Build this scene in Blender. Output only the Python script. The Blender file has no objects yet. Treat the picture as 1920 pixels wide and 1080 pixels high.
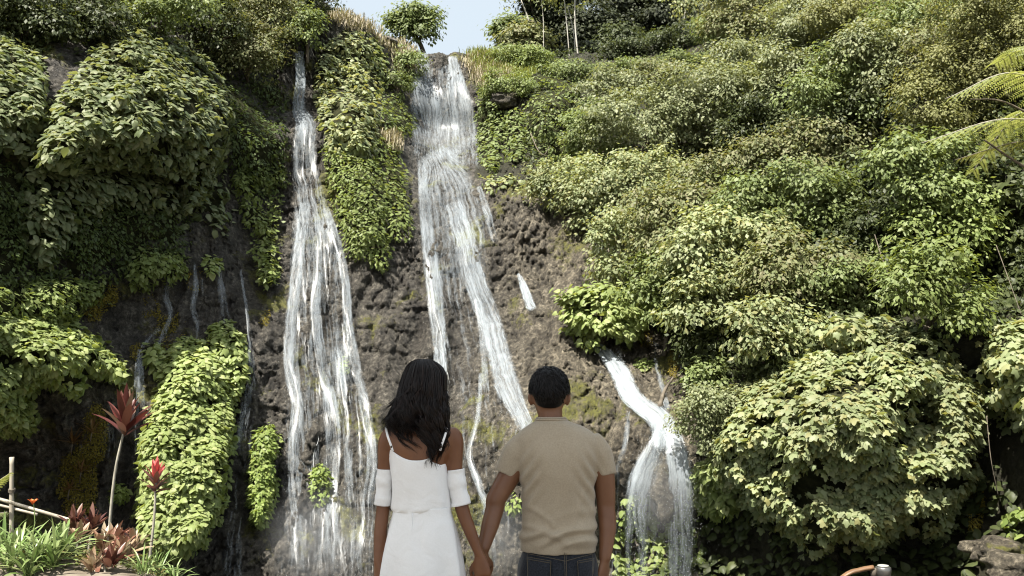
import bpy, math, random
import numpy as np
from mathutils import Vector, Matrix

# ---------------------------------------------------------------- camera, sky, sun, exposure
R = math.radians
scene = bpy.context.scene
col = scene.collection
FPX, PITCH, CAMZ = 1866.7, R(6.1), 1.6          # focal length in photo pixels (1920 wide), tilt, eye height
cam_d = bpy.data.cameras.new('camera'); cam = bpy.data.objects.new('camera', cam_d); col.objects.link(cam)
cam_d.sensor_width = 36.0; cam_d.lens = 36.0 * FPX / 1920.0
cam_d.clip_start = 0.1; cam_d.clip_end = 800.0
cam.location = (0, 0, CAMZ); cam.rotation_euler = (R(90) + PITCH, 0, 0)
cam_d.dof.use_dof = True; cam_d.dof.focus_distance = 4.6; cam_d.dof.aperture_fstop = 16.0
scene.camera = cam

SUN_EL, SUN_AZ = R(61), R(-36)                  # high, from behind the viewer's left shoulder
sun_dir = Vector((math.sin(SUN_AZ) * math.cos(SUN_EL), -math.cos(SUN_AZ) * math.cos(SUN_EL), math.sin(SUN_EL)))
world = bpy.data.worlds.new('World'); scene.world = world; world.use_nodes = True
wn = world.node_tree.nodes; wl = world.node_tree.links
sky = wn.new('ShaderNodeTexSky'); sky.sky_type = 'NISHITA'; sky.sun_disc = False
sky.sun_elevation = SUN_EL
sky.sun_rotation = math.atan2(sun_dir.x, sun_dir.y)
sky.air_density = 1.0; sky.dust_density = 8.0; sky.ozone_density = 1.0
veil = wn.new('ShaderNodeMix'); veil.data_type = 'RGBA'; veil.inputs[0].default_value = 0.84   # thin high overcast veiling the blue evenly
veil.inputs[7].default_value = (2.35, 2.66, 2.86, 1.0)
wl.new(sky.outputs[0], veil.inputs[6]); wl.new(veil.outputs[2], wn['Background'].inputs[0]); wn['Background'].inputs[1].default_value = 0.12
sun_l = bpy.data.lights.new('sun', 'SUN'); sun_o = bpy.data.objects.new('sun', sun_l); col.objects.link(sun_o)
sun_l.energy = 5.0; sun_l.angle = R(0.6); sun_l.color = (1.0, 0.95, 0.85)
sun_o.rotation_euler = sun_dir.to_track_quat('Z', 'Y').to_euler(); sun_o.location = (-10, -5, 30)
scene.view_settings.view_transform = 'Standard'; scene.view_settings.look = 'None'
scene.view_settings.exposure = 1.5; scene.view_settings.gamma = 1.0
scene.render.engine = 'CYCLES'
scene.cycles.use_denoising = True; scene.cycles.pixel_filter_type = 'BLACKMAN_HARRIS'; scene.cycles.filter_width = 1.1
scene.cycles.max_bounces = 8; scene.cycles.diffuse_bounces = 2; scene.cycles.glossy_bounces = 2
scene.cycles.transmission_bounces = 4; scene.cycles.transparent_max_bounces = 24
scene.cycles.sample_clamp_indirect = 6.0; scene.cycles.caustics_reflective = False; scene.cycles.caustics_refractive = False

rng = np.random.default_rng(7)
random.seed(7)

# ---------------------------------------------------------------- tagging and mesh helpers
def tag(o, label=None, cat=None, group=None, kind=None):
    if label: o['label'] = label
    if cat: o['category'] = cat
    if group: o['group'] = group
    if kind: o['kind'] = kind
    return o

def empty(name, loc=(0, 0, 0)):
    o = bpy.data.objects.new(name, None); col.objects.link(o); o.location = loc; o.empty_display_size = 0.2
    return o

def link(name, me, mat=None, parent=None, kind=None, smooth=True):
    if mat is not None: me.materials.append(mat)
    o = bpy.data.objects.new(name, me); col.objects.link(o)
    if parent is not None:
        o.parent = parent
        o.matrix_parent_inverse = Matrix.Translation(-Vector(parent.location)) if parent.parent is None else Matrix.Identity(4)
    if smooth and len(me.polygons): me.polygons.foreach_set('use_smooth', np.ones(len(me.polygons), bool))
    if kind: o['kind'] = kind
    return o

def mesh_np(name, V, faces, attrs=None, uv=None):
    """V (n,3); faces: list of int arrays (m,k) of any k; attrs: point float attributes; uv: (n,2) per vertex."""
    me = bpy.data.meshes.new(name)
    V = np.ascontiguousarray(V, dtype=np.float32)
    faces = [np.asarray(f, dtype=np.int32) for f in faces if len(f)]
    loops = np.concatenate([f.ravel() for f in faces]); tot = np.concatenate([np.full(len(f), f.shape[1], np.int32) for f in faces])
    start = np.concatenate([[0], np.cumsum(tot)[:-1]]).astype(np.int32)
    me.vertices.add(len(V)); me.vertices.foreach_set('co', V.ravel())
    me.loops.add(len(loops)); me.loops.foreach_set('vertex_index', loops)
    me.polygons.add(len(tot)); me.polygons.foreach_set('loop_start', start)
    me.update(calc_edges=True)
    for k, a in (attrs or {}).items():
        at_ = me.attributes.new(k, 'FLOAT', 'POINT'); at_.data.foreach_set('value', np.ascontiguousarray(a, dtype=np.float32))
    if uv is not None:
        l = me.uv_layers.new(name='UVMap'); l.data.foreach_set('uv', np.ascontiguousarray(uv[loops], dtype=np.float32).ravel())
    me.validate()
    return me

def unit(v): return v / np.maximum(np.linalg.norm(v, axis=-1, keepdims=True), 1e-9)

class MB:
    """collects vertices and faces"""
    def __init__(s): s.v = []; s.q = []; s.t = []; s.n = 0
    def add(s, V, quads=(), tris=()):
        V = np.asarray(V, float).reshape(-1, 3)
        s.v.append(V)
        if len(quads): s.q.append(np.asarray(quads, int) + s.n)
        if len(tris): s.t.append(np.asarray(tris, int) + s.n)
        s.n += len(V)
    def tube(s, pts, rad, k=6, cap=True):
        pts = np.asarray(pts, float); n = len(pts); rad = np.broadcast_to(np.asarray(rad, float), (n,))
        T = unit(np.gradient(pts, axis=0))
        a = np.array([0.31, 0.17, 0.93]) if abs(T[0, 2]) < 0.8 else np.array([0.93, 0.31, 0.17])
        A = unit(np.cross(T, a)); B = np.cross(T, A)
        th = np.arange(k) * 2 * math.pi / k
        V = pts[:, None] + rad[:, None, None] * (A[:, None] * np.cos(th)[None, :, None] + B[:, None] * np.sin(th)[None, :, None])
        i, j = np.meshgrid(np.arange(n - 1), np.arange(k), indexing='ij'); j2 = (j + 1) % k
        Q = np.stack([i * k + j, i * k + j2, (i + 1) * k + j2, (i + 1) * k + j], -1).reshape(-1, 4)
        V = V.reshape(-1, 3); tris = []
        if cap:
            c0 = len(V); V = np.vstack([V, pts[:1], pts[-1:]])
            for j in range(k):
                tris.append((c0, (j + 1) % k, j)); tris.append((c0 + 1, (n - 1) * k + j, (n - 1) * k + (j + 1) % k))
        s.add(V, Q, tris)
    def rings(s, Rg, cap=True):
        """list of rings (n,k,3)"""
        Rg = np.asarray(Rg, float); n, k, _ = Rg.shape
        i, j = np.meshgrid(np.arange(n - 1), np.arange(k), indexing='ij'); j2 = (j + 1) % k
        Q = np.stack([i * k + j, i * k + j2, (i + 1) * k + j2, (i + 1) * k + j], -1).reshape(-1, 4)
        V = Rg.reshape(-1, 3); tris = []
        if cap:
            c0 = len(V); V = np.vstack([V, Rg[0].mean(0)[None], Rg[-1].mean(0)[None]])
            for j in range(k):
                tris.append((c0, (j + 1) % k, j)); tris.append((c0 + 1, (n - 1) * k + j, (n - 1) * k + (j + 1) % k))
        s.add(V, Q, tris)
    def mesh(s, name='m', **kw):
        f = []
        if s.q: f.append(np.concatenate(s.q))
        if s.t: f.append(np.concatenate(s.t))
        return mesh_np(name, np.concatenate(s.v), f, **kw)

def smooth_path(pts, n):
    """Catmull-Rom through pts, n samples"""
    pts = np.asarray(pts, float); m = len(pts)
    if m == 2:
        t = np.linspace(0, 1, n)[:, None]; return pts[0] * (1 - t) + pts[1] * t
    P = np.vstack([2 * pts[0] - pts[1], pts, 2 * pts[-1] - pts[-2]])
    u = np.linspace(0, m - 1 - 1e-9, n); i = u.astype(int); t = (u - i)[:, None]
    a, b, c, d = P[i], P[i + 1], P[i + 2], P[i + 3]
    return 0.5 * (2 * b + (c - a) * t + (2 * a - 5 * b + 4 * c - d) * t ** 2 + (3 * b - a - 3 * c + d) * t ** 3)

# ---------------------------------------------------------------- noise
def _h(ix, iy, iz, seed):
    with np.errstate(over='ignore'):
        h = (ix.astype(np.int64) * 374761393 + iy.astype(np.int64) * 668265263 + iz.astype(np.int64) * 2147483647 + seed * 1274126177) & 0xffffffff
        h = ((h ^ (h >> 13)) * 1274126177) & 0xffffffff
        h = ((h ^ (h >> 16)) * 2246822519) & 0xffffffff
        return ((h ^ (h >> 15)) & 0xffffff) / float(0xffffff)

def vnoise(P, seed=0):
    f = np.floor(P); i = f.astype(np.int64); t = P - f; t = t * t * t * (t * (t * 6 - 15) + 10)
    r = 0
    for dx in (0, 1):
        for dy in (0, 1):
            for dz in (0, 1):
                w = (t[:, 0] if dx else 1 - t[:, 0]) * (t[:, 1] if dy else 1 - t[:, 1]) * (t[:, 2] if dz else 1 - t[:, 2])
                r = r + w * _h(i[:, 0] + dx, i[:, 1] + dy, i[:, 2] + dz, seed)
    return r * 2 - 1

def fbm(P, octv=4, seed=0, gain=0.5):
    a, r = 1.0, 0.0
    for k in range(octv):
        r = r + a * vnoise(P * 2 ** k + 17.3 * k, seed + k); a *= gain
    return r

def worley(P, seed=0):
    f = np.floor(P).astype(np.int64); best = np.full(len(P), 9.0); sec = np.full(len(P), 9.0); cid = np.zeros(len(P))
    for dx in (-1, 0, 1):
        for dy in (-1, 0, 1):
            for dz in (-1, 0, 1):
                c = f + np.array([dx, dy, dz])
                q = np.stack([c[:, k] + _h(c[:, 0], c[:, 1], c[:, 2], seed + 31 * k + 1) for k in range(3)], 1)
                d = np.linalg.norm(P - q, axis=1)
                m = d < best
                sec = np.where(m, best, np.minimum(sec, d)); cid = np.where(m, _h(c[:, 0], c[:, 1], c[:, 2], seed + 999), cid); best = np.where(m, d, best)
    return best, sec, cid

# ---------------------------------------------------------------- pixels of the photograph as directions
_f = np.array([0, math.cos(PITCH), math.sin(PITCH)]); _u = np.array([0, -math.sin(PITCH), math.cos(PITCH)])
def ray(px, py):
    px = np.atleast_1d(np.asarray(px, float)); py = np.atleast_1d(np.asarray(py, float))
    d = _f[None] + ((px - 960) / FPX)[:, None] * np.array([[1., 0, 0]]) + ((540 - py) / FPX)[:, None] * _u[None]
    return d / d[:, 1:2]                               # scaled so that y = 1
CAM = np.array([0, 0, CAMZ])
def at(px, py, Y):
    p = CAM + ray(px, py) * np.atleast_1d(np.asarray(Y, float))[:, None]
    return p[0] if np.ndim(px) == 0 and np.ndim(Y) == 0 else p

# ---------------------------------------------------------------- materials
def new_mat(name):
    m = bpy.data.materials.new(name); m.use_nodes = True
    nt = m.node_tree; return m, nt.nodes, nt.links, nt.nodes['Principled BSDF']

def rgb(c): return (c[0], c[1], c[2], 1.0)

def ramp(n, stops, interp='LINEAR'):
    r = n.new('ShaderNodeValToRGB'); e = r.color_ramp.elements; r.color_ramp.interpolation = interp
    e[0].position, e[0].color = stops[0][0], rgb(stops[0][1]); e[1].position, e[1].color = stops[-1][0], rgb(stops[-1][1])
    for p, c in stops[1:-1]:
        x = e.new(p); x.color = rgb(c)
    return r

def leaf_mat(name, colors, rough=0.5, trans=0.32, spec=0.28, brown=0.0):
    """one colour per leaf (random), a paler midrib-to-edge grain, some light through the blade"""
    m, n, l, b = new_mat(name)
    at_ = n.new('ShaderNodeAttribute'); at_.attribute_name = 'rnd'
    oi = n.new('ShaderNodeObjectInfo')
    ad = n.new('ShaderNodeMath'); ad.operation = 'ADD'; l.new(at_.outputs['Fac'], ad.inputs[0]); l.new(oi.outputs['Random'], ad.inputs[1])
    fr = n.new('ShaderNodeMath'); fr.operation = 'FRACT'; l.new(ad.outputs[0], fr.inputs[0])
    k = len(colors); cr = ramp(n, [(i / (k - 1), c) for i, c in enumerate(colors)])
    l.new(fr.outputs[0], cr.inputs[0])
    tc = n.new('ShaderNodeTexCoord'); no = n.new('ShaderNodeTexNoise'); no.inputs['Scale'].default_value = 0.55; no.inputs['Detail'].default_value = 2
    geo = n.new('ShaderNodeNewGeometry'); l.new(geo.outputs['Position'], no.inputs['Vector'])
    hs = n.new('ShaderNodeHueSaturation'); hs.inputs['Saturation'].default_value = 0.98; hs.inputs['Hue'].default_value = 0.494; mr = n.new('ShaderNodeMapRange')
    mr.inputs[1].default_value = 0.3; mr.inputs[2].default_value = 0.7; mr.inputs[3].default_value = 0.84; mr.inputs[4].default_value = 1.2
    l.new(no.outputs[0], mr.inputs[0]); l.new(mr.outputs[0], hs.inputs['Value']); l.new(cr.outputs[0], hs.inputs['Color'])
    l.new(hs.outputs[0], b.inputs['Base Color'])
    b.inputs['Roughness'].default_value = rough; b.inputs['Specular IOR Level'].default_value = spec
    tr = n.new('ShaderNodeBsdfTranslucent'); mx = n.new('ShaderNodeMixShader'); mx.inputs[0].default_value = trans
    tint = n.new('ShaderNodeMix'); tint.data_type = 'RGBA'; tint.blend_type = 'MULTIPLY'; tint.inputs[0].default_value = 1.0
    l.new(hs.outputs[0], tint.inputs[6]); tint.inputs[7].default_value = (1.6, 1.5, 0.7, 1)
    l.new(tint.outputs[2], tr.inputs[0])
    l.new(b.outputs[0], mx.inputs[1]); l.new(tr.outputs[0], mx.inputs[2])
    l.new(mx.outputs[0], n['Material Output'].inputs[0])
    return m

def plain_mat(name, c0, c1, scale=8.0, rough=0.7, bump=0.3, spec=0.3, stretch=(1, 1, 1), metal=0.0, detail=6, bdist=0.01):
    m, n, l, b = new_mat(name)
    tc = n.new('ShaderNodeTexCoord'); mp = n.new('ShaderNodeMapping'); mp.inputs['Scale'].default_value = stretch
    l.new(tc.outputs['Object'], mp.inputs[0])
    no = n.new('ShaderNodeTexNoise'); no.inputs['Scale'].default_value = scale; no.inputs['Detail'].default_value = detail
    l.new(mp.outputs[0], no.inputs['Vector'])
    cr = ramp(n, [(0.3, c0), (0.7, c1)]); l.new(no.outputs[0], cr.inputs[0]); l.new(cr.outputs[0], b.inputs['Base Color'])
    bp = n.new('ShaderNodeBump'); bp.inputs['Strength'].default_value = bump; bp.inputs['Distance'].default_value = bdist
    l.new(no.outputs[0], bp.inputs['Height']); l.new(bp.outputs[0], b.inputs['Normal'])
    b.inputs['Roughness'].default_value = rough; b.inputs['Specular IOR Level'].default_value = spec; b.inputs['Metallic'].default_value = metal
    return m
# ---------------------------------------------------------------- the cliff amphitheatre: depth control points (photo pixel, metres away)
CTRL = [
 (-700,-150,15),(-400,-100,18),(0,-60,22),(300,-60,24),(500,-30,27),(600,10,28.5),(700,40,31),(740,80,32),(830,100,32),(900,95,33),
 (1000,110,34),(1100,110,34.5),(1250,100,34),(1350,60,33),(1500,0,30),(1700,-50,27),(1920,-60,24),(2300,-60,20),(2700,-100,14),
 (-700,200,13),(-400,200,16),(0,200,18.5),(250,200,20.5),(420,200,23),(500,200,25.8),(562,200,26.4),(640,200,25.8),(720,200,27.3),(830,200,31.2),(780,240,31),(880,250,31),
 (900,190,30.6),(960,200,29.5),(1060,200,28.5),(1200,200,28.5),(1400,200,26.5),(1600,200,23),(1800,200,20.5),(2300,200,16),
 (0,350,18),(200,350,20),(380,350,22.4),(480,350,24),(565,320,25),(650,330,24.5),(740,330,25.5),(800,292,28.6),(880,300,28.6),
 (850,340,26.8),(960,330,26.8),(1060,320,26.8),(1200,330,25.5),(1400,350,23.5),(1600,350,20.5),(1800,350,18.5),(1920,350,17.5),(2300,350,14),
 (-400,480,15),(0,480,17.8),(200,450,20),(380,480,21.5),(500,450,23),(600,450,23.4),(700,450,23.3),(850,450,24.6),(1000,450,24.4),(1100,450,23.8),
 (1250,480,22),(1500,480,19.5),(1700,480,17.8),(1870,480,18),(2300,480,13.5),
 (-400,600,14.5),(0,600,17.2),(200,600,19.8),(400,600,20.8),(600,600,21.8),(740,600,22),(880,600,22.5),(1000,580,22.4),(1080,620,21.6),(1150,640,21.8),
 (1250,650,21),(1400,620,19),(1600,620,17.2),(1800,620,16.6),(2300,620,13),
 (-400,750,15),(0,720,17.4),(100,780,18.8),(230,760,18.9),(400,760,20),(600,760,20.8),(800,760,20.8),(950,760,20.3),(1100,760,19.5),(1200,740,19.3),
 (1300,740,19),(1450,760,17.4),(1650,780,16.4),(1850,780,16.8),(1200,850,18),(1265,850,18),(1350,850,17.9),
 (-400,900,16),(0,900,19),(250,900,19),(500,900,19.7),(700,900,19.9),(950,900,19.3),(1100,900,18.6),(1220,940,19.0),(1290,950,19.0),(1400,950,18),
 (1550,950,16.9),(1750,950,16.9),(1900,950,16.3),(-400,1100,15),(200,1080,18.3),(600,1080,19),(950,1080,18.8),(1200,1080,18.9),(1500,1080,17.2),
 (1800,1080,16.2),(2300,1000,12),(-400,1350,14),(300,1350,17.5),(960,1350,18),(1500,1350,16.5),(2300,1350,11)]
C3 = np.array([at(a, b, c) for a, b, c in CTRL])
def _tps(d2): return np.where(d2 > 1e-12, 0.5 * d2 * np.log(np.maximum(d2, 1e-12)), 0.0)
_cx = C3[:, [0, 2]]; _n = len(_cx)
_K = _tps(((_cx[:, None] - _cx[None]) ** 2).sum(-1)) + 0.25 * np.eye(_n)
_P = np.hstack([np.ones((_n, 1)), _cx])
_w = np.linalg.solve(np.block([[_K, _P], [_P.T, np.zeros((3, 3))]]), np.concatenate([C3[:, 1], np.zeros(3)]))
def macro_raw(x, z):
    q = np.stack([x, z], 1); r = np.empty(len(q))
    for s in range(0, len(q), 20000):
        e = q[s:s + 20000]
        r[s:s + 20000] = _tps(((e[:, None] - _cx[None]) ** 2).sum(-1)) @ _w[:_n] + _w[_n] + e @ _w[_n + 1:]
    return r
GX = np.arange(-17, 18.01, 0.1); GZ = np.arange(-4, 19.01, 0.1)
_gx, _gz = np.meshgrid(GX, GZ, indexing='ij')
GY = macro_raw(_gx.ravel(), _gz.ravel()); 
GY = GY + 0.35 * fbm(np.stack([_gx.ravel() * 0.45, _gz.ravel() * 0.3, np.zeros(_gx.size)], 1), 3, 3)
GY = np.clip(GY, 9, 60).reshape(_gx.shape)
def macro(x, z):
    fx = np.clip((x - GX[0]) / 0.1, 0, len(GX) - 1.001); fz = np.clip((z - GZ[0]) / 0.1, 0, len(GZ) - 1.001)
    i = fx.astype(int); j = fz.astype(int); a = fx - i; b = fz - j
    return (GY[i, j] * (1 - a) + GY[i + 1, j] * a) * (1 - b) + (GY[i, j + 1] * (1 - a) + GY[i + 1, j + 1] * a) * b
def hit(px, py):
    """photo pixel -> distance (metres along y) at which its line meets the cliff"""
    d = ray(px, py); n = len(d); Yh = np.full(n, 40.0); done = np.zeros(n, bool); prev = None
    for Y in np.arange(9, 42, 0.3):
        p = CAM + d * Y; g = Y - macro(p[:, 0], p[:, 2])
        if prev is not None:
            m = (g >= 0) & ~done
            if m.any():
                t = prev[m] / (prev[m] - g[m] - 1e-9); Yh[m] = Y - 0.3 + 0.3 * np.clip(t, 0, 1); done |= m
        prev = g
    return Yh
def on_cliff(px, py, off=0.0):
    px = np.atleast_1d(np.asarray(px, float)); py = np.atleast_1d(np.asarray(py, float))
    return at(px, py, hit(px, py) - off)

for (a_, b_, ra, rb, dp) in [(1600,285,75,55,1.9),(1640,485,55,85,1.8),(1290,605,85,45,1.1),(1450,272,110,26,1.5),(1190,296,80,22,1.5),(1690,570,110,28,1.3),(1850,480,60,110,1.4),(1420,530,70,22,1.0),(1560,450,50,30,1.2),(1740,265,60,30,1.2)]:
    c_ = on_cliff(a_, b_)[0]; s_ = c_[1] / FPX                  # shaded hollows in the bushy slope
    GY = GY + dp * np.exp(-((_gx - c_[0]) / (ra * s_)) ** 2 - ((_gz - c_[2]) / (rb * s_)) ** 2)
SKY = [(-900,-260),(300,-200),(540,-120),(588,-20),(625,20),(690,46),(722,82),(750,86),(785,99),(875,98),(905,97),(940,98),(1000,104),(1100,100),(1250,80),(1340,40),(1420,-40),(1560,-140),(1920,-220),(2700,-300)]
_sp = on_cliff([s[0] for s in SKY], [s[1] for s in SKY])
def ztop(x): return np.interp(x, _sp[:, 0], _sp[:, 2])

ZB = -3.4
def rock_detail(x, z):
    """relief of the rock in metres towards the viewer"""
    P = np.stack([x, z * 0.8, 0.3 * fbm(np.stack([x, z, x * 0], 1), 2, 5)], 1)
    n0 = fbm(P * np.array([0.9, 0.55, 1]), 3, 11)
    f1, f2, cid = worley(P * np.array([2.4, 2.0, 1]) + 0.25 * n0[:, None], 21)
    f1b, f2b, cidb = worley(P * np.array([7.0, 3.4, 1]) + 0.3 * n0[:, None], 22)
    n1 = fbm(P * np.array([3.0, 1.6, 1]), 4, 41)
    fl = fbm(np.stack([x * 3.2, z * 0.25, x * 0], 1), 3, 51)       # flutes that run down the wall
    f1c, f2c, cidc = worley(P * np.array([14.0, 8.0, 1]) + 0.4 * n1[:, None], 23)
    big = (cid - 0.4) * np.clip((f2 - f1) * 2.5, 0, 1); mid = (0.35 + cidb) * np.clip((f2b - f1b) * 3.2, 0, 1) - 0.3; sml = (0.3 + cidc) * np.clip((f2c - f1c) * 3, 0, 1) - 0.3
    rough = np.clip(0.75 + 0.9 * fbm(P * 0.7 + 9, 2, 61), 0.25, 1.5)
    led = fbm(np.stack([x * 0.35, z * 1.5, x * 0], 1), 2, 71); led = np.abs((led * 2.2) % 1 - 0.5)              # ledges
    return 0.16 * n0 + 0.20 * big + rough * (0.06 * mid + 0.055 * sml) + 0.13 * n1 + 0.12 * fl + 0.07 * led - 0.085 * rough * np.exp(-((f2b - f1b) / 0.06) ** 2) * np.clip(0.25 + 1.6 * n0, 0, 1) - 0.08 * np.exp(-((f2 - f1) / 0.04) ** 2)

XS = np.concatenate([np.arange(-17, -9, 0.16), np.arange(-9, 6.2, 0.036), np.arange(6.2, 18, 0.14)])
NT = 420
_t = np.linspace(0, 1, NT)
_X, _T = np.meshgrid(XS, _t, indexing='ij')
_Z = ZB + (ztop(_X.ravel()).reshape(_X.shape) - ZB) * _T
xf, zf = _X.ravel(), _Z.ravel()
rd = rock_detail(xf, zf)
yf = macro(xf, zf) - rd
V = np.stack([xf, yf, zf], 1).reshape(len(XS), NT, 3)
# where humus and roots cover the stone (the bushy slope on the right, the top of the left wall)
_d = np.stack([xf, yf, zf - CAMZ], 1); _d = _d / (_d @ _f)[:, None]
_px = 960 + FPX * _d[:, 0]; _py = 540 - FPX * (_d @ _u)
SLOPE = [(880,118),(1000,90),(1340,40),(1420,-100),(2600,-300),(2600,1300),(1330,1300),(1300,980),(1310,760),(1250,640),(1150,560),(1100,440),(1080,345),(890,335),(900,200)]
def in_poly(px, py, poly):
    poly = np.asarray(poly, float); x0, y0 = poly.T; x1, y1 = np.roll(poly, -1, 0).T
    c = np.zeros(len(px), bool)
    for a, b, e, f in zip(x0, y0, x1, y1):
        if b == f: continue
        c ^= ((b > py) != (f > py)) & (px < (e - a) * (py - b) / (f - b) + a)
    return c
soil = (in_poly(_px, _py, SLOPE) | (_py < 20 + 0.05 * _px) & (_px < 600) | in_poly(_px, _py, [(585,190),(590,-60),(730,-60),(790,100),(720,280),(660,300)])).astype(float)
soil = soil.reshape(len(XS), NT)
# plateau behind the rim
back = []
for k, (dy, dz) in enumerate([(0.5, 0.0), (1.5, -0.15), (4, -0.6), (12, -1.0), (40, -1.5)]):
    e = V[:, -1].copy(); e[:, 1] += dy; e[:, 2] += dz + 0.1 * rng.standard_normal(len(XS)) * (k < 3); back.append(e[:, None])
V = np.concatenate([V] + back, 1); NR = V.shape[1]; soil = np.concatenate([soil, np.ones((len(XS), NR - NT))], 1)
i, j = np.meshgrid(np.arange(len(XS) - 1), np.arange(NR - 1), indexing='ij')
Q = np.stack([i * NR + j, (i + 1) * NR + j, (i + 1) * NR + j + 1, i * NR + j + 1], -1).reshape(-1, 4)

def rock_material(name, tones, wet=0.34, moss=True):
    m, n, l, b = new_mat(name)
    geo = n.new('ShaderNodeNewGeometry')
    def noise(scale, detail=6, vec=None, rough=0.6, dist=0.0):
        x = n.new('ShaderNodeTexNoise'); x.inputs['Scale'].default_value = scale; x.inputs['Detail'].default_value = detail
        x.inputs['Roughness'].default_value = rough; x.inputs['Distortion'].default_value = dist
        l.new(vec if vec is not None else geo.outputs['Position'], x.inputs['Vector']); return x
    mp = n.new('ShaderNodeMapping'); mp.inputs['Scale'].default_value = (1.8, 1.8, 0.22); l.new(geo.outputs['Position'], mp.inputs[0])
    big = noise(0.5, 3); fine = noise(11, 9, rough=0.78); run = noise(2.0, 5, mp.outputs[0])
    c1 = ramp(n, [(0.34, tones[0]), (0.5, tones[1]), (0.66, tones[2])]); l.new(fine.outputs[0], c1.inputs[0])
    c2 = ramp(n, [(0.36, (0.45, 0.43, 0.41)), (0.62, (1.35, 1.32, 1.25))]); l.new(run.outputs[0], c2.inputs[0])
    mu = n.new('ShaderNodeMix'); mu.data_type = 'RGBA'; mu.blend_type = 'MULTIPLY'; mu.inputs[0].default_value = 1
    l.new(c1.outputs[0], mu.inputs[6]); l.new(c2.outputs[0], mu.inputs[7])
    # the dry slab on the lower right is a paler, tanner stone
    sx = n.new('ShaderNodeSeparateXYZ'); l.new(geo.outputs['Position'], sx.inputs[0])
    mr = n.new('ShaderNodeMapRange'); mr.inputs[1].default_value = -1.2; mr.inputs[2].default_value = 1.2; l.new(sx.outputs[0], mr.inputs[0])
    pale = n.new('ShaderNodeMix'); pale.data_type = 'RGBA'; pale.blend_type = 'MULTIPLY'
    l.new(mr.outputs[0], pale.inputs[0]); l.new(mu.outputs[2], pale.inputs[6]); pale.inputs[7].default_value = (1.75, 1.68, 1.5, 1)
    out = pale.outputs[2]
    if moss:
        mo = noise(0.85, 5, dist=0.6); mo2 = noise(14, 5)
        a = n.new('ShaderNodeMath'); a.operation = 'MULTIPLY_ADD'; l.new(mo2.outputs[0], a.inputs[0]); a.inputs[1].default_value = 0.16; l.new(mo.outputs[0], a.inputs[2])
        mk = ramp(n, [(0.64, (0, 0, 0)), (0.72, (1, 1, 1))]); l.new(a.outputs[0], mk.inputs[0])
        mc = ramp(n, [(0.35, (0.05, 0.052, 0.016)), (0.65, (0.14, 0.135, 0.035))]); l.new(mo2.outputs[0], mc.inputs[0])
        mm = n.new('ShaderNodeMix'); mm.data_type = 'RGBA'; l.new(mk.outputs[0], mm.inputs[0]); l.new(out, mm.inputs[6]); l.new(mc.outputs[0], mm.inputs[7])
        out = mm.outputs[2]
    if moss:
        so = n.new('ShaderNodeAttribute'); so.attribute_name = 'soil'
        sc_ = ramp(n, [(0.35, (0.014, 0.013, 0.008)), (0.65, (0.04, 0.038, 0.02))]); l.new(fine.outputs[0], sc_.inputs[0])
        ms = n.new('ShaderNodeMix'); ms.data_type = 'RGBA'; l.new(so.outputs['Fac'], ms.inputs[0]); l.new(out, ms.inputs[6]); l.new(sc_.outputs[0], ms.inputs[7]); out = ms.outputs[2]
    l.new(out, b.inputs['Base Color'])
    rr = n.new('ShaderNodeMapRange'); rr.inputs[3].default_value = wet; rr.inputs[4].default_value = 0.85
    l.new(run.outputs[0], rr.inputs[0]); l.new(rr.outputs[0], b.inputs['Roughness']); b.inputs['Specular IOR Level'].default_value = 0.3
    vo = n.new('ShaderNodeTexVoronoi'); vo.inputs['Scale'].default_value = 9.0; l.new(geo.outputs['Position'], vo.inputs['Vector'])
    h = n.new('ShaderNodeMath'); h.operation = 'ADD'; l.new(fine.outputs[0], h.inputs[0]); 
    hv = n.new('ShaderNodeMath'); hv.operation = 'MULTIPLY'; hv.inputs[1].default_value = 0.5; l.new(vo.outputs['Distance'], hv.inputs[0]); l.new(hv.outputs[0], h.inputs[1])
    bp = n.new('ShaderNodeBump'); bp.inputs['Strength'].default_value = 1.0; bp.inputs['Distance'].default_value = 0.10
    l.new(h.outputs[0], bp.inputs['Height']); l.new(bp.outputs[0], b.inputs['Normal'])
    return m
M_rock = rock_material('wet_volcanic_rock', [(0.010, 0.009, 0.008), (0.050, 0.046, 0.040), (0.16, 0.148, 0.13)])
M_rock2 = rock_material('grey_boulder_rock', [(0.06, 0.056, 0.05), (0.15, 0.14, 0.125), (0.26, 0.245, 0.22)], moss=False)
cliff = link('cliff', mesh_np('cliff', V.reshape(-1, 3), [Q], {'soil': soil.ravel()}), M_rock, kind='structure')
tag(cliff, 'dark wet rock wall the waterfalls run down')

# ---------------------------------------------------------------- ground: a dirt terrace by the viewer, dropping to the pool
def ground_z(x, y):
    edge = 6.6 + 4.4 / (1 + np.exp((x + 2.6) * 3.0)) + 0.35 * vnoise(np.stack([x * 0.8, y * 0, y * 0], 1), 8)
    s = 1 / (1 + np.exp(-(y - edge) * 2.6))
    low = -2.55 + 1.5 * np.exp(-((x - 7.2) / 2.2) ** 2 - ((y - 14.2) / 2.2) ** 2) + 0.5 * np.exp(-((x + 8.5) / 2.5) ** 2)
    rim = 0.2 / (1 + np.exp((x + 2.7) * 4.0)) / (1 + np.exp(-(y - 8.75) * 5.0)) + 0.06 * fbm(np.stack([x * 0.7, y * 0.7, x * 0], 1), 3, 9) + 0.02 * vnoise(np.stack([x * 6, y * 6, x * 0], 1), 10)
    z = rim * (1 - s) + low * s + 0.05 * s * vnoise(np.stack([x * 2, y * 2, x * 0], 1), 12)
    return z
gx = np.concatenate([[-150, -80, -45, -28], np.arange(-20, 20.1, 0.2), [28, 45, 80, 150]])
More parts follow.
